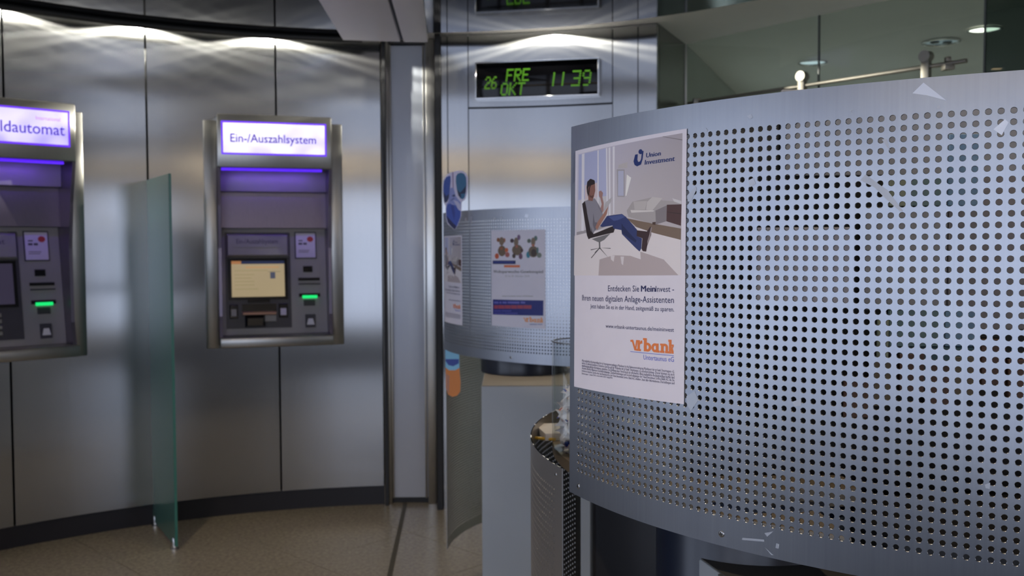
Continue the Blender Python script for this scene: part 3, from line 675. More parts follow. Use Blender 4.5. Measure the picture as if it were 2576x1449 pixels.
P1 = [([(184,176,202),(156,145,158),(174,162,170),(198,188,198)],[[38,17],[972,14],[970,529],[-9,526]]),((160,160,198),[[51,20],[265,20],[274,208],[41,209]]),((165,164,200),[[277,20],[352,19],[363,209],[280,209]]),((195,175,185),[[125,152],[262,150],[272,208],[126,210]]),((192,182,194),[[41,212],[274,208],[278,294],[23,343]]),((185,178,190),[[280,209],[363,209],[373,290],[281,294]]),((208,200,216),[[84,20],[117,20],[116,341],[83,340]]),((208,200,216),[[265,20],[278,20],[282,290],[270,290]]),((208,200,216),[[353,18],[366,18],[378,290],[365,289]]),((208,200,216),[[380,19],[397,18],[403,291],[389,290]]),((208,200,216),[[419,18],[439,18],[439,284],[428,283]]),((150,140,150),[[23,343],[276,331],[548,297],[549,305],[277,342],[23,356]]),((150,142,155),[[460,110],[531,115],[533,222],[467,218]]),((168,165,192),[[472,117],[522,120],[524,217],[473,214]]),((218,212,224),[[550,136],[589,151],[549,218],[540,218]]),((172,162,170),[[479,94],[558,88],[554,112],[470,107]]),((118,108,116),[[835,14],[972,37],[972,40],[835,16]]),((112,92,82),[[549,305],[762,333],[969,359],[968,400],[771,369],[638,343]]),((205,193,203),[[-5,358],[277,344],[549,336],[638,343],[771,369],[968,400],[970,529],[-9,526]]),((168,152,160),[[295,462],[436,447],[587,452],[674,467],[670,437],[850,470],[954,529],[285,527]]),((200,188,198),[[406,449],[446,448],[437,473],[411,464]]),((200,188,198),[[500,453],[532,454],[524,488],[510,482]]),((155,145,152),[[552,276],[601,244],[760,235],[839,251],[913,257],[971,268],[877,270],[867,329],[786,338],[567,301]]),((172,162,168),[[610,244],[720,247],[704,279],[620,276]]),((180,170,176),[[760,234],[835,242],[823,250],[761,285],[713,280],[720,251]]),((196,186,192),[[584,275],[777,285],[770,289],[593,286]]),((122,112,120),[[785,286],[870,270],[867,329],[790,338]]),((70,48,42),[[762,329],[788,328],[788,340],[764,337]]),((190,182,192),[[906,246],[969,259],[970,270],[920,259]]),((72,46,46),[[869,268],[971,271],[968,349],[867,329]]),((50,32,33),[[871,294],[970,304],[970,307],[871,296]]),((110,105,112),[[208,377],[405,360],[343,384],[294,393],[272,390]]),((92,88,94),[[286,390],[301,390],[303,420],[290,419]]),((62,56,62),[[291,415],[302,415],[207,456],[201,454]]),((62,56,62),[[291,415],[302,415],[201,423],[195,420]]),((62,56,62),[[291,415],[302,415],[409,421],[404,418]]),((62,56,62),[[291,415],[302,415],[379,453],[373,451]]),((62,56,62),[[291,415],[302,415],[248,435],[242,433]]),((44,34,37),[[92,227],[126,217],[143,245],[210,344],[229,357],[424,332],[449,339],[435,357],[199,373],[172,377],[152,360]]),((128,122,137),[[126,218],[170,213],[240,212],[275,234],[320,270],[328,283],[293,321],[254,337],[226,355],[198,344],[165,290]]),((100,94,108),[[224,271],[242,310],[298,312],[265,333],[243,345],[219,318]]),((128,86,80),[[162,167],[190,148],[240,153],[244,181],[231,202],[215,222],[167,217]]),((95,62,58),[[169,185],[196,200],[229,198],[217,211],[181,204]]),((40,30,33),[[145,162],[153,139],[190,129],[237,139],[241,153],[195,157],[183,169],[179,186],[164,201],[150,182]]),((150,112,112),[[283,187],[305,184],[327,195],[320,211],[335,237],[333,267],[317,275],[300,257],[314,240],[299,215],[285,205]]),((115,108,122),[[275,234],[300,253],[321,271],[309,274],[280,252]]),((46,53,102),[[370,289],[511,287],[548,301],[642,353],[639,377],[683,387],[678,425],[664,437],[630,422],[512,366],[507,350],[434,342],[424,329],[320,332],[299,327]]),((66,76,130),[[383,293],[511,289],[539,300],[473,310],[434,311]]),((33,38,78),[[507,324],[568,359],[639,394],[630,402],[512,361]]),((55,35,38),[[641,355],[722,362],[748,344],[757,347],[755,377],[725,416],[717,438],[690,436],[680,427],[686,387],[639,377]]),((140,124,130),[[753,346],[760,349],[749,384],[726,412],[725,400],[740,376]]),((168,160,170),[[419,215],[408,234],[353,264],[326,274],[351,236]]),((150,106,97),[[382,250],[367,281],[341,297],[268,342],[248,330],[276,307],[330,280]]),((22,40,100),[[621,65],[643,65],[640,86],[648,95],[661,94],[670,86],[677,56],[690,56],[682,87],[670,106],[638,111],[617,104],[608,90]]),((22,40,100),[[682,59],[680,63],[675,66],[668,67],[660,66],[653,63],[649,59],[649,54],[653,50],[660,48],[667,48],[675,50],[680,54]]),((95,100,185),[[593,822],[928,824],[928,826],[593,824]])]
T1 = [('Union', [710, 83], [820, 83], 17.0, (22, 40, 100), 'bi'), ('Investment', [700, 109], [920, 110], 17.5, (22, 40, 100), 'bi'), ('Entdecken Sie', [385, 590], [663, 590], 23.0, (30, 30, 80), ''), ('Mein', [679, 590], [790, 590], 23.0, (30, 30, 80), 'b'), ('Invest -', [793, 590], [925, 590], 22.0, (30, 30, 80), ''), ('Ihren neuen digitalen Anlage-Assistenten', [100, 631], [925, 631], 24.0, (30, 30, 80), ''), ('Jetzt haben Sie es in der Hand, zeitgemäß zu sparen.', [198, 661], [927, 662], 16.5, (30, 30, 80), ''), ('www.vrbank-untertaunus.de/meininvest', [364, 737], [927, 737], 15.0, (30, 30, 80), ''), ('Untertaunus eG', [703, 849], [929, 848], 18.5, (95, 100, 185), ''), ('Allein maßgebliche Rechtsgrundlage für die Vermögensverwaltung in MeinInvest ist die Rahmenvereinbarung MeinInvest der vr bank Untertaunus eG,', [101, 887], [933, 888], 9.5, (50, 45, 85), 'f'), ('welche Sie jederzeit kostenlos in deutscher Sprache auf der Webseite der vr bank Untertaunus eG einsehen können. Dieser können Sie auch', [101, 898], [933, 899], 10.5, (50, 45, 85), 'f'), ('dienstleistungsspezifische Informationen entnehmen. Die Eröffnung eines UnionDepots ist erforderlich. Allein maßgebliche Rechtsgrundlage hierfür sind', [101, 909], [934, 910], 10.5, (50, 45, 85), 'f'), ('die jeweils aktuellen Allgemeinen Geschäftsbedingungen, Zusatzvereinbarungen und Sonderbedingungen der Union Investment Service Bank AG, die Sie', [102, 919], [934, 920], 9.5, (50, 45, 85), 'f'), ('kostenlos in deutscher Sprache über den Kundenservice der Union Investment Service Bank AG, erhalten. Stand aller Informationen, Darstellungen und', [102, 930], [934, 931], 9.5, (50, 45, 85), 'f'), ('Erläuterungen: 1. Januar 2018, soweit nicht anders angegeben.', [102, 941], [436, 938], 7.5, (50, 45, 85), 'f')]
P2 = [((130,80,58),[[187,101],[182,112],[169,120],[152,123],[135,120],[122,112],[118,100],[122,89],[135,81],[153,78],[170,81],[182,90]]),((150,92,70),[[299,106],[295,118],[285,126],[273,130],[259,126],[249,118],[246,106],[250,94],[259,85],[273,82],[286,85],[295,94]]),((120,98,84),[[270,116],[264,138],[245,155],[220,160],[194,154],[176,138],[169,115],[176,92],[195,76],[221,70],[245,76],[264,93]]),((105,86,72),[[307,215],[296,243],[267,264],[227,272],[186,264],[156,243],[145,215],[157,186],[187,165],[227,158],[268,166],[296,186]]),((105,86,72),[[193,215],[190,229],[181,239],[168,243],[155,239],[146,229],[143,215],[146,200],[156,190],[169,186],[181,190],[190,200]]),((190,95,60),[[353,206],[348,218],[336,226],[318,229],[301,226],[288,218],[284,206],[289,195],[301,186],[318,183],[336,186],[348,195]]),((185,85,58),[[165,269],[160,284],[144,295],[121,299],[99,295],[83,284],[77,269],[83,254],[100,243],[122,239],[144,243],[160,254]]),((160,92,88),[[379,254],[373,268],[356,278],[334,281],[311,278],[295,268],[289,254],[295,241],[312,231],[335,227],[357,231],[373,241]]),((140,85,65),[[247,189],[243,198],[231,204],[214,206],[197,204],[184,198],[180,189],[185,180],[197,174],[214,172],[231,174],[243,181]]),((70,52,60),[[462,111],[456,122],[443,130],[425,133],[407,130],[393,122],[389,110],[394,99],[407,91],[426,88],[444,91],[457,100]]),((112,84,118),[[581,78],[576,92],[565,103],[551,107],[536,103],[525,92],[521,77],[525,63],[536,52],[551,49],[566,53],[577,63]]),((118,98,84),[[545,125],[539,149],[523,166],[502,173],[481,166],[465,149],[459,125],[465,101],[481,83],[502,77],[524,84],[539,101]]),((105,86,72),[[621,206],[608,234],[573,255],[524,262],[474,255],[437,234],[424,206],[437,178],[474,158],[524,150],[573,158],[609,178]]),((72,55,52),[[493,265],[489,278],[477,287],[460,291],[444,287],[432,278],[427,266],[432,253],[444,244],[461,240],[477,243],[489,253]]),((105,72,98),[[618,271],[614,286],[601,297],[583,301],[565,297],[552,286],[547,271],[553,255],[565,244],[583,240],[601,244],[614,255]]),((78,52,52),[[631,209],[627,219],[618,226],[606,229],[594,226],[585,219],[582,209],[585,199],[594,192],[607,190],[618,192],[627,199]]),((160,92,78),[[534,169],[531,177],[523,182],[512,184],[501,182],[492,177],[490,169],[493,161],[501,155],[512,153],[523,155],[531,161]]),((86,92,86),[[765,114],[761,125],[748,133],[732,136],[715,133],[703,125],[699,114],[703,103],[716,95],[732,92],[749,95],[761,103]]),((84,104,104),[[874,89],[870,102],[859,112],[845,116],[830,112],[819,102],[815,89],[819,76],[830,66],[845,62],[859,66],[870,76]]),((118,98,84),[[839,124],[834,146],[820,162],[802,168],[783,162],[770,146],[765,123],[770,101],[784,85],[802,79],[821,85],[834,102]]),((105,86,72),[[888,223],[876,252],[845,274],[803,281],[760,274],[729,252],[717,223],[729,194],[761,173],[804,165],[846,173],[877,194]]),((52,118,142),[[751,254],[746,271],[734,283],[717,288],[700,284],[687,271],[682,254],[687,236],[700,224],[717,219],[734,224],[746,236]]),((112,116,112),[[942,259],[936,272],[922,282],[902,285],[882,282],[867,272],[862,259],[868,246],[882,236],[902,233],[922,236],[936,246]]),((80,105,110),[[893,209],[891,226],[884,238],[875,243],[866,238],[859,226],[857,209],[859,193],[866,181],[875,176],[884,181],[891,193]]),((165,98,78),[[828,158],[824,166],[815,171],[802,172],[789,170],[780,165],[776,158],[780,151],[789,146],[802,145],[815,147],[825,152]]),((62,46,42),[[857,234],[851,254],[834,268],[810,273],[788,268],[771,254],[764,234],[771,215],[788,201],[811,196],[834,201],[851,215]]),((30,38,92),[[30,316],[490,314],[490,350],[30,353]]),((52,60,130),[[50,325],[455,323],[455,339],[50,342]]),((205,110,75),[[268,361],[569,359],[568,384],[268,386]]),((22,32,110),[[28,723],[968,713],[967,867],[27,883]]),((95,92,170),[[51,744],[152,743],[152,765],[51,766]]),((95,92,170),[[169,741],[212,742],[211,764],[168,763]]),((95,92,170),[[230,740],[317,739],[317,760],[230,761]]),((95,92,170),[[334,737],[559,733],[558,755],[334,758]]),((95,92,170),[[580,731],[661,731],[661,752],[579,752]]),((150,62,82),[[51,782],[141,782],[140,819],[51,820]]),((150,62,82),[[147,780],[270,778],[270,815],[147,817]]),((150,62,82),[[276,776],[393,775],[392,811],[276,813]]),((150,62,82),[[399,773],[510,772],[510,808],[399,810]]),((150,62,82),[[517,770],[624,769],[624,805],[516,806]]),((150,62,82),[[630,767],[770,766],[769,802],[629,804]]),((72,70,150),[[50,836],[206,832],[206,846],[50,850]]),((72,70,150),[[217,831],[407,827],[407,840],[216,845]]),((72,70,150),[[50,862],[269,857],[269,870],[50,876]]),((72,70,150),[[280,855],[525,849],[524,862],[280,869]]),((140,134,138),[[226,682],[333,680],[333,686],[226,688]]),((140,134,138),[[341,679],[492,677],[492,683],[341,685]]),((140,134,138),[[500,676],[606,675],[606,680],[500,682]]),((140,134,138),[[615,673],[797,671],[797,677],[615,679]]),((140,140,175),[[737,955],[865,952],[865,963],[737,966]]),((140,140,175),[[873,951],[951,950],[951,960],[873,961]])]
T2 = [('Weltsparwoche-Gewinnspiel', [45, 444], [964, 437], 28.5, (105, 100, 108), 'b'), ('29. bis 30. Oktober 2018', [285, 484], [736, 480], 18.0, (150, 145, 150), '')]
# ------------------------------------------------------------------ perforated kiosks
def perforated(name, fn, s0, s1, t0, t1, S, Tz, hole, m, parent, th=.0015, seg=16, rim=0.0):
    """curved sheet fn(s, t, off) -> (point, outward normal); t runs downwards; round holes centred on the grid S x Tz.
    Each hole tile is a square ring of real geometry with the wall of the hole; plain margins all round."""
    V, F, N = [], [], []
    def add(pts, nr): i = len(V); V.extend(pts); N.extend(nr); return i
    def quad(ss, tt):
        for o, sg in ((0, 1), (-th, -1)):
            P = [fn(a, b, o) for a, b in ((ss[0], tt[0]), (ss[1], tt[0]), (ss[1], tt[1]), (ss[0], tt[1]))]
            i = add([p[0] for p in P], [p[1] * sg for p in P]); F.append((i+3, i+2, i+1, i) if sg > 0 else (i, i+1, i+2, i+3))
    p = S[1] - S[0]; hp = p / 2
    a0 = [2 * pi * k / seg for k in range(seg)]
    sq = []
    for a in a0:
        c, d = cos(a), sin(a); k = hp / max(abs(c), abs(d)); sq.append((c * k, d * k))
    ci = [(cos(a), sin(a)) for a in a0]
    for s in S:
        for t in Tz:
            fr = [fn(s + x, t + y, 0) for x, y in sq]; io = hole + rim
            ii = [fn(s + x * io, t + y * io, 0) for x, y in ci]
            i = add([q[0] for q in fr + ii], [q[1] for q in fr + ii])
            for k in range(seg):
                l = (k + 1) % seg; F.append((i + k, i + seg + k, i + seg + l, i + l))
            c = fn(s, t, 0)
            cc = [fn(s + x * hole, t + y * hole, -rim) for x, y in ci]
            bb = [fn(s + x * hole, t + y * hole, -th) for x, y in ci]
            if rim:
                nn = [(q[1] + (c[0] - q[0]).normalized() * .9).normalized() for q in ii]
                j = add([q[0] for q in ii] + [q[0] for q in cc], nn + nn)
                for k in range(seg):
                    l = (k + 1) % seg; F.append((j + k, j + seg + k, j + seg + l, j + l))
            nn = [(fn(s, t, -th)[0] - q[0]).normalized() for q in bb]
            j = add([q[0] for q in cc] + [q[0] for q in bb], nn + nn)
            for k in range(seg):
                l = (k + 1) % seg; F.append((j + k, j + seg + k, j + seg + l, j + l))
            bs = [fn(s + x, t + y, -th) for x, y in sq]
            j = add([q[0] for q in bs + bb], [-q[1] for q in bs + bb])
            for k in range(seg):
                l = (k + 1) % seg; F.append((j + k, j + l, j + seg + l, j + seg + k))
    gs = [S[0] - hp + p * k for k in range(len(S) + 1)]; gt0, gt1 = Tz[0] - hp, Tz[-1] + hp
    for a, b in zip(gs, gs[1:]): quad((a, b), (t0, gt0)); quad((a, b), (gt1, t1))
    for a, b in ((s0, gs[0]), (gs[-1], s1)):
        for k in range(3):
            q = (a + (b - a) * k / 3, a + (b - a) * (k + 1) / 3)
            quad(q, (t0, gt0)); quad(q, (gt0, gt1)); quad(q, (gt1, t1))
    # cut edges of the sheet
    n = max(8, int((s1 - s0) / .01))
    for t, sg in ((t0, 1), (t1, -1)):
        for k in range(n):
            a, b = s0 + (s1 - s0) * k / n, s0 + (s1 - s0) * (k + 1) / n
            P = [fn(a, t, 0), fn(b, t, 0), fn(b, t, -th), fn(a, t, -th)]; i = add([q[0] for q in P], [Vector((0, 0, sg))] * 4); F.append((i, i+1, i+2, i+3))
    for s in (s0, s1):
        P = [fn(s, t0, 0), fn(s, t1, 0), fn(s, t1, -th), fn(s, t0, -th)]; nr = (fn(s, t0, 0)[0] - fn((s0 + s1) / 2, t0, 0)[0]).normalized()
        i = add([q[0] for q in P], [nr] * 4); F.append((i, i+1, i+2, i+3))
    me = bpy.data.meshes.new(name); me.from_pydata(V, [], F); me.update()
    for pg in me.polygons: pg.use_smooth = True
    me.normals_split_custom_set_from_vertices(N)
    return link(name, me, m, parent)
def cyl_fn(c, r, a_ref, ztop, lean=(0, 0)):
    """s along the arc (a_ref at s = 0, measured from -y towards +x), t below ztop, off outwards"""
    def f(s, t, o):
        a = a_ref + s / r; n = Vector((sin(a), -cos(a), 0))
        return Vector((c[0] + (r + o) * n.x - lean[0] * t, c[1] + (r + o) * n.y - lean[1] * t, ztop - t)), n
    return f
def screw(parent, fn, s, t, r=.0036):
    p, n = fn(s, t, 0); bm = B(); x = Vector((0, 0, 1)).cross(n).normalized(); z = n.cross(x)
    Mx = Matrix((( x.x, z.x, n.x, p.x), (x.y, z.y, n.y, p.y), (x.z, z.z, n.z, p.z), (0, 0, 0, 1)))
    lathe(bm, [(r, -.0002), (r, .0004), (r * .8, .0009), (r * .3, .0011)], 16); bm.transform(Mx); o = obj('screw', bm, M['screw'], parent, smooth=40)
    bm = B(); k = .62 * r; box(bm, -k, k, -.22*r, .22*r, .0008, .00125); box(bm, -.22*r, .22*r, -k, k, .0008, .00126); bm.transform(Mx @ Matrix.Rotation(.3, 4, 'Z')); obj('cross_recess', bm, M['screw_slot'], o)
    return o

# --- kiosk 1: the near one
PCX, PCY, PR, PH, PZ = .7468, 1.51034, .72063, -.86991, EYE + .11791
k1f = cyl_fn((PCX, PCY), PR, PH, PZ, (.00714, .0027))
k1 = empty('perforated_kiosk', 'round steel kiosk whose large perforated screen carries one poster, the nearer of the two', 'kiosk', (0, 0, 0), 0, 'perforated steel kiosks')
fs = perforated('front_screen', k1f, -.2355, .60, -.0345, .4335, [.01 * c for c in range(-21, 58)], [.01 * r for r in range(41)], .00262, M['screen_steel'], k1, .0016, 16, .00035)
for s in (-.2092, .0401, .30): screw(k1, k1f, s, .4208)
# tape remnants and scuffs left on the steel
def remnant(pts, m, parent, fn, off=.00025):
    bm = B(); tri = tessellate_polygon([[Vector((a, b, 0)) for a, b in pts]])
    vv = [bm.verts.new(fn(a * .01, b * .01, off)[0]) for a, b in pts]
    for t in tri: bm.faces.new([vv[i] for i in t])
    return obj('tape_remnant', bm, m, parent)
REM=[('l', [(23.62, -3.01), (25.57, -1.24), (23.93, -1.83), (22.69, -2.12)]) ,('d', [(18.29, 5.48), (18.67, 5.1), (20.7, 6.68), (22.07, 8.61), (21.85, 8.68), (20.4, 7.31), (19.47, 6.32), (18.21, 5.63)]) ,('d', [(20.08, 1.93), (20.49, 1.87), (20.86, 3.07)]) ,('d', [(6.46, -1.44), (6.91, -1.6), (7.17, -1.27), (6.86, -1.09)]) ,('d', [(17.08, -1.03), (17.47, -1.09), (17.24, -0.95), (17.35, -0.66)]) ,('d', [(24.73, -0.73), (25.01, -0.86), (25.12, -0.59), (24.83, -0.51)]) ,('d', [(-1.0, 6.33), (0.15, 5.39), (0.34, 5.67), (-0.41, 6.9), (-0.87, 6.98)]) ,('d', [(1.43, -0.73), (1.7, -0.43), (1.54, -0.27)]) ,('d', [(2.15, 3.79), (3.12, 3.58), (2.69, 4.0)]) ,('l', [(29.4, 1.58), (30.32, 0.74), (30.6, 1.05), (30.09, 2.13)]) ,('d', [(6.55, 41.94), (9.07, 41.61), (9.08, 41.84), (6.51, 42.18)]) ,('d', [(9.06, 40.95), (10.07, 40.57), (9.38, 41.27)]) ,('d', [(10.39, 41.72), (10.73, 41.75), (10.66, 42.23), (10.3, 42.21)]) ,('d', [(9.09, 42.36), (10.11, 43.0), (9.87, 43.05)]) ,('d', [(11.84, 27.25), (12.78, 26.88), (12.79, 27.52), (12.13, 27.68)]) ,('d', [(-0.81, 28.05), (0.33, 27.32), (0.83, 28.26), (-0.15, 29.57), (-0.66, 29.03)]) ,('d', [(29.36, 33.21), (29.8, 33.0), (29.78, 33.58), (29.44, 33.53)]) ,('d', [(6.71, 5.1), (7.3, 4.87), (7.59, 5.48), (6.92, 5.8)]) ,]
for k, pts in REM: remnant(pts, M['residue' if k == 'd' else 'residue_light'], k1, k1f)
remnant([(-22.6, .0), (-21.6, -.5), (-22.1, 3.4), (-23.0, 3.9)], M['tape'], k1, k1f, .0006)

# curved lower sheet on the left of the kiosk, open towards the room
def base_sheet(kiosk, c, r, a0, a1, ztop, zbot):
    f = cyl_fn(c, r, R_(a0), ztop); L = r * R_(a1 - a0); H = ztop - zbot
    S = [.026 + .01 * k for k in range(int((L - .052) / .01) + 1)]; Z = [.036 + .01 * k for k in range(int((H - .07) / .01) + 1)]
    o = perforated('base_sheet', f, 0, -L if False else L, 0, H, S, Z, .0026, M['base_steel'], kiosk, .0016, 8)
    return f, L
BC1 = (.720, 1.612)
f1, L1 = base_sheet(k1, BC1, .690, -122.5, -70.3, 1.0835, .30)
screw(k1, f1, L1 - .024, .014, .0034)
bm = B(); prism(bm, [(.241, 1.290), (.305, 1.02), (.72, 1.02), (.76, 1.50), (.31, 1.56)], 0, .988); obj('cabinet', bm, M['grey_box'], k1, bevel=.003)
bm = B(); prism(bm, [(.243, 1.288), (.307, 1.022), (.718, 1.022), (.757, 1.497), (.312, 1.556)], .988, .9895); obj('cabinet_top', bm, M['dark_top'], k1)
bm = B(); prism(bm, [(.2575, 1.208), (.2592, 1.201), (.268, 1.201), (.268, 1.208)], .02, .9885); obj('cabinet_joint', bm, M['seal'], k1)
bm = B(); lathe(bm, [(.13, .30), (.131, 1.06), (.128, 1.066), (.05, 1.068)], 48, (.335, 1.365, 0)); obj('drum', bm, M['navy'], k1, smooth=40)
bm = B(); prism(bm, [(.150, 1.765), (.300, 1.72), (.42, 1.76), (.42, 2.0), (.16, 2.0)], 0, 1.075); obj('inner_column', bm, M['dark_panel'], k1, bevel=.004)
# inner table top
bm = B(); pts = []
for k in range(72):
    a = 2 * pi * k / 72; p = Vector((.725 + .655 * cos(a), 1.70 + .66 * sin(a))); d = p - Vector(BC1)
    if d.length > .676: p = Vector(BC1) + d.normalized() * .676
    pts.append(tuple(p))
prism(bm, [p for p in pts if p[0] < .40] , 1.040, 1.058); obj('table_top', bm, M['brown_top'], k1, bevel=.002)
ys = [p[1] for p in pts if p[0] < .40]
prism_pts = [p for p in pts if p[0] >= .40]; prism_pts.sort(key=lambda p: math.atan2(p[1] - 1.7, p[0] - .9))
bm = B(); prism(bm, prism_pts, 1.038, 1.056); obj('table_leaf', bm, M['black'], k1)
# dark information terminal standing on the table top behind the screen
tm = empty('terminal', 'dark terminal with grey and coloured panels standing behind the perforated screen', 'terminal', (.57, 1.45, 1.058))
def tbox(nm, x0, x1, z0, z1, m, y0=-.125, y1=-.117, lab=None):
    bm = B(); box(bm, x0 - .57, x1 - .57, y0, y1, z0 - 1.058, z1 - 1.058); o = obj(nm, bm, m, tm, bevel=.001, seg=1)
    if lab: o['label'] = lab
    return o
def tm_mat(nm, c): return mottle(mat(nm, c, .6), tuple(.93 * x for x in c), tuple(min(1, 1.06 * x) for x in c), 6)
g1 = tm_mat('terminal_grey', (.50, .49, .49)); g2 = tm_mat('terminal_taupe', (.36, .33, .33)); wsh = tm_mat('terminal_pale', (.72, .69, .76))
olive = tm_mat('panel_olive', (.42, .46, .32)); teal = tm_mat('panel_teal', (.24, .36, .36)); blue = tm_mat('panel_blue', (.28, .46, .66)); brown = tm_mat('panel_brown', (.16, .09, .07)); tan = tm_mat('panel_tan', (.22, .175, .12))
tbox('housing', .245, .82, 1.060, 1.582, M['atm_black'], -.115, .20)
tbox('upper_panel', .366, .80, 1.4955, 1.611, g1)
tbox('side_panel', .634, .80, 1.285, 1.494, g2)
tbox('middle_panel', .478, .592, 1.313, 1.452, g1)
tbox('middle_panel', .594, .632, 1.313, 1.452, g2)
tbox('pale_sheet', .329, .464, 1.319, 1.425, wsh, -.127)
tbox('olive_panel', .512, .540, 1.4535, 1.494, olive); tbox('teal_panel', .5405, .591, 1.4535, 1.494, teal); tbox('blue_panel', .5915, .633, 1.4535, 1.550, blue, -.128)
tbox('teal_panel', .515, .590, 1.262, 1.312, teal); tbox('blue_panel', .591, .633, 1.262, 1.312, blue); tbox('olive_panel', .500, .514, 1.245, 1.30, olive)
tbox('teal_panel', .53, .63, 1.215, 1.261, tm_mat('panel_petrol', (.08, .16, .20)))
for k in range(9):
    x = .455 + .037 * k; z = 1.165 + .012 * (k % 3) + .004 * k
    tbox('leaflet_edge', x, x + .033, z, z + .055 + .008 * (k % 2), (brown, tan, brown)[k % 3], -.128)
tbox('foot_board', .12, .455, 1.059, 1.083, tan, -.19, .12)

# --- poster on the near kiosk
def poster_fn(f, s0, w, t0, h, tilt=0.0, lift=.0012):
    def g(u, v, o): return f(s0 + u * w, t0 + v * h + tilt * u * w, lift + o)[0]
    return g
def poster(label, g, nu=22, nv=6, curl=False):
    bm = B(); G = [[bm.verts.new(g(i / nu, j / nv, 0)) for i in range(nu + 1)] for j in range(nv + 1)]
    K = [[bm.verts.new(g(i / nu, j / nv, -.0002)) for i in range(nu + 1)] for j in range(nv + 1)]
    for j in range(nv):
        for i in range(nu):
            bm.faces.new((G[j][i], G[j+1][i], G[j+1][i+1], G[j][i+1])); bm.faces.new((K[j][i], K[j][i+1], K[j+1][i+1], K[j+1][i]))
    for i in range(nu):
        for j in (0, nv): bm.faces.new((G[j][i], G[j][i+1], K[j][i+1], K[j][i]))
    for j in range(nv):
        for i in (0, nu): bm.faces.new((G[j][i], G[j+1][i], K[j+1][i], K[j][i]))
    return tag(obj('poster', bm, M['paper'], None, smooth=50), label, 'poster')
def invest_print(po, g):
    pr = Print(g)
    for c, pts in P1[:-3] + P1[-1:]: pr.poly([(a / 1000, b / 1000) for a, b in pts], c)
    pr.build('printed_photo', M['print'], po)
    for c, pts in P1[-3:-1]:
        pr = Print(g); pr.k = 62; pr.poly([(a / 1000, b / 1000) for a, b in pts], c); pr.build('printed_mark', M['print'], po)
    pr = Print(g)
    for t in T1: pr.text(*t)
    pr.build('printed_text', M['print'], po)
    pr = Print(g); pr.k = 40; vrbank(pr, .5925, .927, .767, .818, (208, 112, 62)); pr.build('printed_logo', M['print'], po)
g = poster_fn(k1f, -.2205, .210, -.0026, .2979, -.0285)
po = poster('white poster of a man reclining in a chair, taped to the near perforated screen', g); invest_print(po, g)

# --- clear jar of wrapped sweets, paper block and pencil on the table inside the near kiosk
JX, JY, JZ = .1265, 1.615, 1.058
jar = empty('sweets_jar', 'tall clear acrylic cylinder half full of wrapped sweets, at the edge of the poster', 'jar', (JX, JY, JZ))
bm = B(); lathe(bm, [(.0605, 0), (.0605, .184), (.0590, .186), (.0575, .184), (.0575, .006)], 48); lathe(bm, [(.0570, .0065), (.0570, .0005), (.001, .0003)], 48)
obj('jar_wall', bm, M['acrylic'], jar, smooth=40)
bm = B(); lathe(bm, [(.0607, .1842), (.0607, .1866), (.0573, .1866), (.0573, .1842)], 48, (0, 0, 0), True); obj('jar_rim', bm, glass('acrylic_edge', (.62, .58, .55)), jar, smooth=40)
sw_mat = mat('sweet_wrapper', (.80, .77, .76), .35); m = sw_mat
tc = nd(m, 'ShaderNodeTexCoord'); n1 = nd(m, 'ShaderNodeTexNoise'); n1.inputs['Scale'].default_value = 55; n1.inputs['Detail'].default_value = 0
r1 = nd(m, 'ShaderNodeValToRGB'); r1.color_ramp.interpolation = 'CONSTANT'; e = r1.color_ramp.elements
e[0].position = 0; e[0].color = (.80, .77, .76, 1); e[1].position = .655; e[1].color = (.70, .20, .14, 1); q = e.new(.675); q.color = (.02, .06, .30, 1)
oi = nd(m, 'ShaderNodeObjectInfo'); ad = nd(m, 'ShaderNodeVectorMath', operation='ADD'); cmb = nd(m, 'ShaderNodeVectorMath', operation='SCALE'); cmb.inputs[0].default_value = (1, 1, 1); 
lk(m, oi.outputs['Random'], cmb.inputs['Scale']); lk(m, tc.outputs['Object'], ad.inputs[0]); lk(m, cmb.outputs[0], ad.inputs[1]); lk(m, ad.outputs[0], n1.inputs['Vector']); lk(m, n1.outputs[0], r1.inputs[0])
lk(m, r1.outputs[0], m.node_tree.nodes['Principled BSDF'].inputs['Base Color'])
def sweet_bm(seed):
    bm = B(); bmesh.ops.create_icosphere(bm, subdivisions=3, radius=1)
    for v in bm.verts:
        p = v.co.copy(); k = 1 + .25 * noise.noise(p * 2.2 + Vector((seed, 0, 0))) + .10 * noise.noise(p * 6 + Vector((0, seed, 0)))
        x, y, z = p; v.co = Vector((x * .017 * k, y * .0125 * k, z * .0115 * k))
    for s in (-1, 1):                                     # twisted wrapper ends
        c = bm.verts.new((s * .015, 0, 0)); ring = []
        for j in range(10):
            a = 2 * pi * j / 10; rr = .011 * (1 + .35 * ((j % 2) * 2 - 1)); ring.append(bm.verts.new((s * (.026 + .003 * (j % 3)), rr * cos(a), rr * sin(a))))
        for j in range(10): bm.faces.new((c, ring[j], ring[(j + 1) % 10]))
    return bm
me_s = []
for k in range(3):
    o = obj('wrapped_sweet', sweet_bm(k * 3.1), sw_mat, None, smooth=70); me_s.append(o.data); bpy.data.objects.remove(o)
rs = random.Random(11)
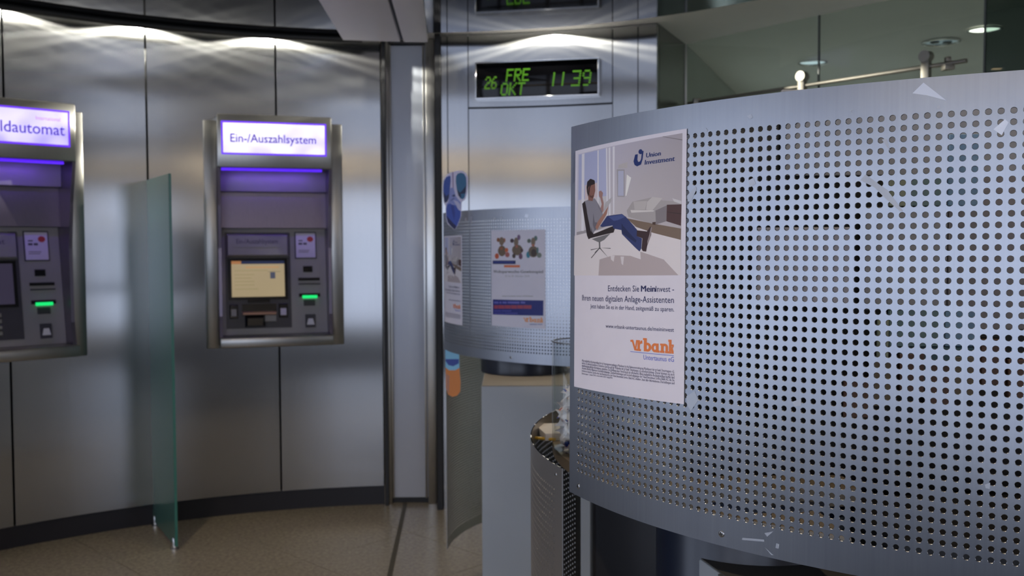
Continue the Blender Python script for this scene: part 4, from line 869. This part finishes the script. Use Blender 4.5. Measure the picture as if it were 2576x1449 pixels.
for lv in range(6):
    n = (6, 6, 6, 5, 4, 2)[lv]
    for k in range(n):
        a = 2 * pi * k / n + lv * .6; rr = (.036 if n > 4 else .026) if n > 2 else .015
        o = bpy.data.objects.new('wrapped_sweet', me_s[(k + lv) % 3]); COL.objects.link(o)
        o.location = (JX + rr * cos(a), JY + rr * sin(a), JZ + .020 + lv * .0195); o.rotation_euler = (rs.uniform(-.6, .6), rs.uniform(-.5, .5), a + pi / 2 + rs.uniform(-.3, .3)); s = rs.uniform(.88, 1.02); o.scale = (s * .86, s, s)
        tag(o, 'small sweet in white crumpled wrapper heaped inside the clear jar', 'sweet', 'wrapped sweets in the clear jar')
bm = B(); Mr = Matrix.Translation((.098, 1.76, 1.0585)) @ Matrix.Rotation(.18, 4, 'Z'); box(bm, -.050, .050, -.05, .05, 0, .013, Mr)
tag(obj('paper_block', bm, M['white_paper'], None, bevel=.0008), 'white block of note paper beside the jar inside the near kiosk', 'paper')
bm = B(); tube(bm, [(.0405, 1.716, 1.0615), (.075, 1.70, 1.0615)], .0028, 6); pen = tag(obj('pencil', bm, M['wood'], None), 'yellow pencil end beside the white note paper', 'pencil')

# --- kiosk 2: further back
K2 = (.47, 3.51); k2f = cyl_fn(K2, .72, R_(-82), 1.484)
k2 = empty('perforated_kiosk', 'smaller-looking round steel kiosk below the clock, two posters on its perforated screen', 'kiosk', (0, 0, 0), 0, 'perforated steel kiosks')
perforated('front_screen', k2f, .035, 1.42, -.034, .436, [.06 + .01 * c for c in range(134)], [.0022 + .01 * r for r in range(41)], .0027, M['screen_steel'], k2, .0016, 8)
screw(k2, k2f, .5124, .4212, .0042)
rq = random.Random(3)
for k in range(7):
    a = 22 + rq.random() * 42; b = -2.6 + rq.random() * 2.2; w_ = .5 + rq.random(); remnant([(a, b), (a + w_, b + .2), (a + w_ * .8, b + 1.2), (a - .3, b + .9)], M['residue_light'], k2, k2f)
f2, L2 = base_sheet(k2, K2, .715, -132, -93, 1.05, .285)
bm = B(); box(bm, -.099, .46, 3.10, 3.72, 0, .955); obj('cabinet', bm, M['grey_box'], k2, bevel=.003)
bm = B(); box(bm, -.097, .458, 3.102, 3.718, .955, .9565); obj('cabinet_top', bm, M['beige_top'], k2)
bm = B(); lathe(bm, [(.155, .957), (.155, 1.06), (.150, 1.066), (.05, 1.068)], 48, (.042, 3.49, 0)); obj('drum', bm, M['navy'], k2, smooth=40)
g = poster_fn(k2f, .0615, .200, .0455, .293)
po = poster('narrow-looking poster of the reclining man at the left end of the far screen', g); invest_print(po, g)
g = poster_fn(k2f, .4305, .211, .032, .296)
po = poster('white poster with three plush toys and a blue box on the far screen', g)
pr = Print(g)
for k, (c, pts) in enumerate(P2):
    if k in (9, 17, 26): pr.build('printed_toy', M['print'], po); pr = Print(g)
    pr.poly([(a / 1000, b / 1000) for a, b in pts], c)
o = pr.build('printed_bars', M['print'], po); o['kind'] = 'stuff'
pr = Print(g)
for t in T2: pr.text(*t)
pr.build('printed_text', M['print'], po)
pr = Print(g); pr.k = 45; vrbank(pr, .627, .960, .885, .938, (212, 140, 90)); pr.build('printed_logo', M['print'], po)

# flat printed card shapes stuck on the far kiosk
def card(name, label, cat, outline, layers, fn, th=.004):
    bm = B(); tri = tessellate_polygon([[Vector((a, b, 0)) for a, b in outline]])
    A_ = [bm.verts.new(fn(a, b, 0)) for a, b in outline]; C_ = [bm.verts.new(fn(a, b, th)) for a, b in outline]; n = len(outline)
    for t in tri: bm.faces.new([A_[i] for i in t][::-1]); bm.faces.new([C_[i] for i in t])
    for i in range(n): bm.faces.new((A_[i], A_[(i+1) % n], C_[(i+1) % n], C_[i]))
    o = tag(obj(name, bm, M['white_paper']), label, cat)
    pr = Print(lambda u, v, off: fn(u, v, th + off))
    for pts, c in layers: pr.poly(pts, c)
    pr.build('print', M['cutout'], o); return o
CUT_A= [(-0.1883, 1.6395), (-0.1737, 1.6443), (-0.1583, 1.6432), (-0.1461, 1.6355), (-0.1398, 1.621), (-0.141, 1.5965), (-0.1442, 1.5675), (-0.1497, 1.5522), (-0.1589, 1.5454), (-0.1608, 1.5431), (-0.1623, 1.5002), (-0.1701, 1.4788), (-0.1763, 1.465), (-0.1841, 1.4559), (-0.1963, 1.4666), (-0.2055, 1.4744), (-0.2107, 1.4943), (-0.2112, 1.5326), (-0.2165, 1.5418), (-0.2199, 1.5678), (-0.2203, 1.5984), (-0.216, 1.6182), (-0.2075, 1.6312), (-0.1982, 1.6372)]
CUT_AL= [([(-0.1883, 1.6395), (-0.1737, 1.6443), (-0.1583, 1.6432), (-0.1461, 1.6355), (-0.1398, 1.621), (-0.141, 1.5965), (-0.1442, 1.5675), (-0.1497, 1.5522), (-0.1589, 1.5454), (-0.1608, 1.5431), (-0.1623, 1.5002), (-0.1701, 1.4788), (-0.1763, 1.465), (-0.1841, 1.4559), (-0.1963, 1.4666), (-0.2055, 1.4744), (-0.2107, 1.4943), (-0.2112, 1.5326), (-0.2165, 1.5418), (-0.2199, 1.5678), (-0.2203, 1.5984), (-0.216, 1.6182), (-0.2075, 1.6312), (-0.1982, 1.6372)], (196, 186, 226)), ([(-0.196, 1.6273), (-0.1953, 1.612), (-0.1978, 1.5891), (-0.2002, 1.5647), (-0.205, 1.5486), (-0.2119, 1.5418), (-0.216, 1.5449), (-0.2186, 1.5678), (-0.2191, 1.5938), (-0.2165, 1.6121), (-0.2091, 1.6235), (-0.2014, 1.6273)], (48, 72, 152)), ([(-0.2186, 1.577), (-0.2102, 1.5632), (-0.2002, 1.5708), (-0.2018, 1.557), (-0.2057, 1.5471), (-0.2119, 1.5418), (-0.2157, 1.5449), (-0.2179, 1.5617)], (30, 42, 84)), ([(-0.1737, 1.6341), (-0.163, 1.6379), (-0.1523, 1.634), (-0.1462, 1.6225), (-0.1451, 1.6011), (-0.1472, 1.5767), (-0.1512, 1.5584), (-0.1574, 1.553), (-0.165, 1.5554), (-0.1719, 1.5661), (-0.1763, 1.586), (-0.1793, 1.6089), (-0.1784, 1.6257)], (48, 96, 138)), ([(-0.1759, 1.586), (-0.1664, 1.5737), (-0.1572, 1.5829), (-0.1464, 1.5966), (-0.1472, 1.5767), (-0.1511, 1.5706), (-0.1634, 1.5706), (-0.1619, 1.5569), (-0.1711, 1.5646)], (24, 38, 72)), ([(-0.197, 1.5891), (-0.1863, 1.5906), (-0.1803, 1.5646), (-0.1742, 1.5554), (-0.1636, 1.5431), (-0.1644, 1.5247), (-0.179, 1.5309), (-0.1943, 1.5402), (-0.2066, 1.5356), (-0.2104, 1.5356), (-0.2034, 1.5463)], (128, 132, 190)), ([(-0.1918, 1.5646), (-0.1849, 1.5692), (-0.1803, 1.5646), (-0.1849, 1.5608), (-0.1895, 1.5616)], (50, 60, 110)), ([(-0.1957, 1.5501), (-0.188, 1.557), (-0.1804, 1.5554), (-0.1888, 1.5524), (-0.1942, 1.5471)], (80, 90, 150)), ([(-0.1873, 1.5509), (-0.1743, 1.5462), (-0.1651, 1.5355), (-0.1645, 1.5156), (-0.1729, 1.5263), (-0.182, 1.5401)], (178, 172, 206)), ([(-0.2081, 1.5356), (-0.1973, 1.5402), (-0.1882, 1.5356), (-0.179, 1.5325), (-0.1699, 1.5186), (-0.1637, 1.5156), (-0.1646, 1.4972), (-0.1716, 1.4788), (-0.1779, 1.465), (-0.1841, 1.4566), (-0.1963, 1.4682), (-0.2054, 1.479), (-0.2102, 1.4958), (-0.211, 1.5219)], (58, 78, 166)), ([(-0.2099, 1.502), (-0.2023, 1.4927), (-0.1885, 1.4774), (-0.1771, 1.4666), (-0.1841, 1.4566), (-0.1963, 1.4682), (-0.2054, 1.479)], (30, 34, 84)), ([(-0.1959, 1.5325), (-0.1866, 1.5356), (-0.1822, 1.5095), (-0.1854, 1.4865), (-0.1914, 1.5095)], (46, 60, 140)), ([(-0.1906, 1.638), (-0.1867, 1.6392), (-0.1863, 1.5891), (-0.189, 1.5891)], (122, 96, 146))]
CUT_B= [(-0.232, 1.0566), (-0.1838, 1.0564), (-0.183, 0.9762), (-0.1791, 0.9347), (-0.1807, 0.9), (-0.1918, 0.8862), (-0.2084, 0.8821), (-0.2235, 0.8905), (-0.2302, 0.9141), (-0.2311, 0.9902)]
CUT_BL= [([(-0.232, 1.0566), (-0.1838, 1.0564), (-0.183, 0.9762), (-0.1791, 0.9347), (-0.1807, 0.9), (-0.1918, 0.8862), (-0.2084, 0.8821), (-0.2235, 0.8905), (-0.2302, 0.9141), (-0.2311, 0.9902)], (204, 122, 66)), ([(-0.232, 1.0566), (-0.1838, 1.0564), (-0.1829, 0.9831), (-0.1981, 0.9749), (-0.2188, 0.975), (-0.2311, 0.9847)], (128, 178, 214)), ([(-0.2309, 1.0137), (-0.1841, 1.0135), (-0.1856, 0.9983), (-0.2049, 0.9887), (-0.2214, 0.993), (-0.231, 1.0068)], (56, 72, 150)), ([(-0.2299, 0.9626), (-0.2175, 0.9556), (-0.2193, 0.8933), (-0.2275, 0.9044)], (180, 120, 100))]
ycut = 3.12
ca_ = card('cutout', 'flat card of blue sunglasses over crumpled blue cloth above the narrow poster', 'cut-out', CUT_A, CUT_AL, lambda a, b, o: Vector((a + .35 * o, ycut - o, b)))
cb_ = card('cutout', 'orange and light blue rounded card strip below the left end of the far screen', 'cut-out', CUT_B, CUT_BL, lambda a, b, o: Vector((a, 3.36 - o, b)))
# the kiosks' empties stand at the middle of their footprints
for k_, b_ in ((k1, Vector((PCX, PCY, 0))), (k2, Vector((K2[0], K2[1], 0)))):
    k_.location = b_
    for c_ in k_.children: c_.location = Vector(c_.location) - b_
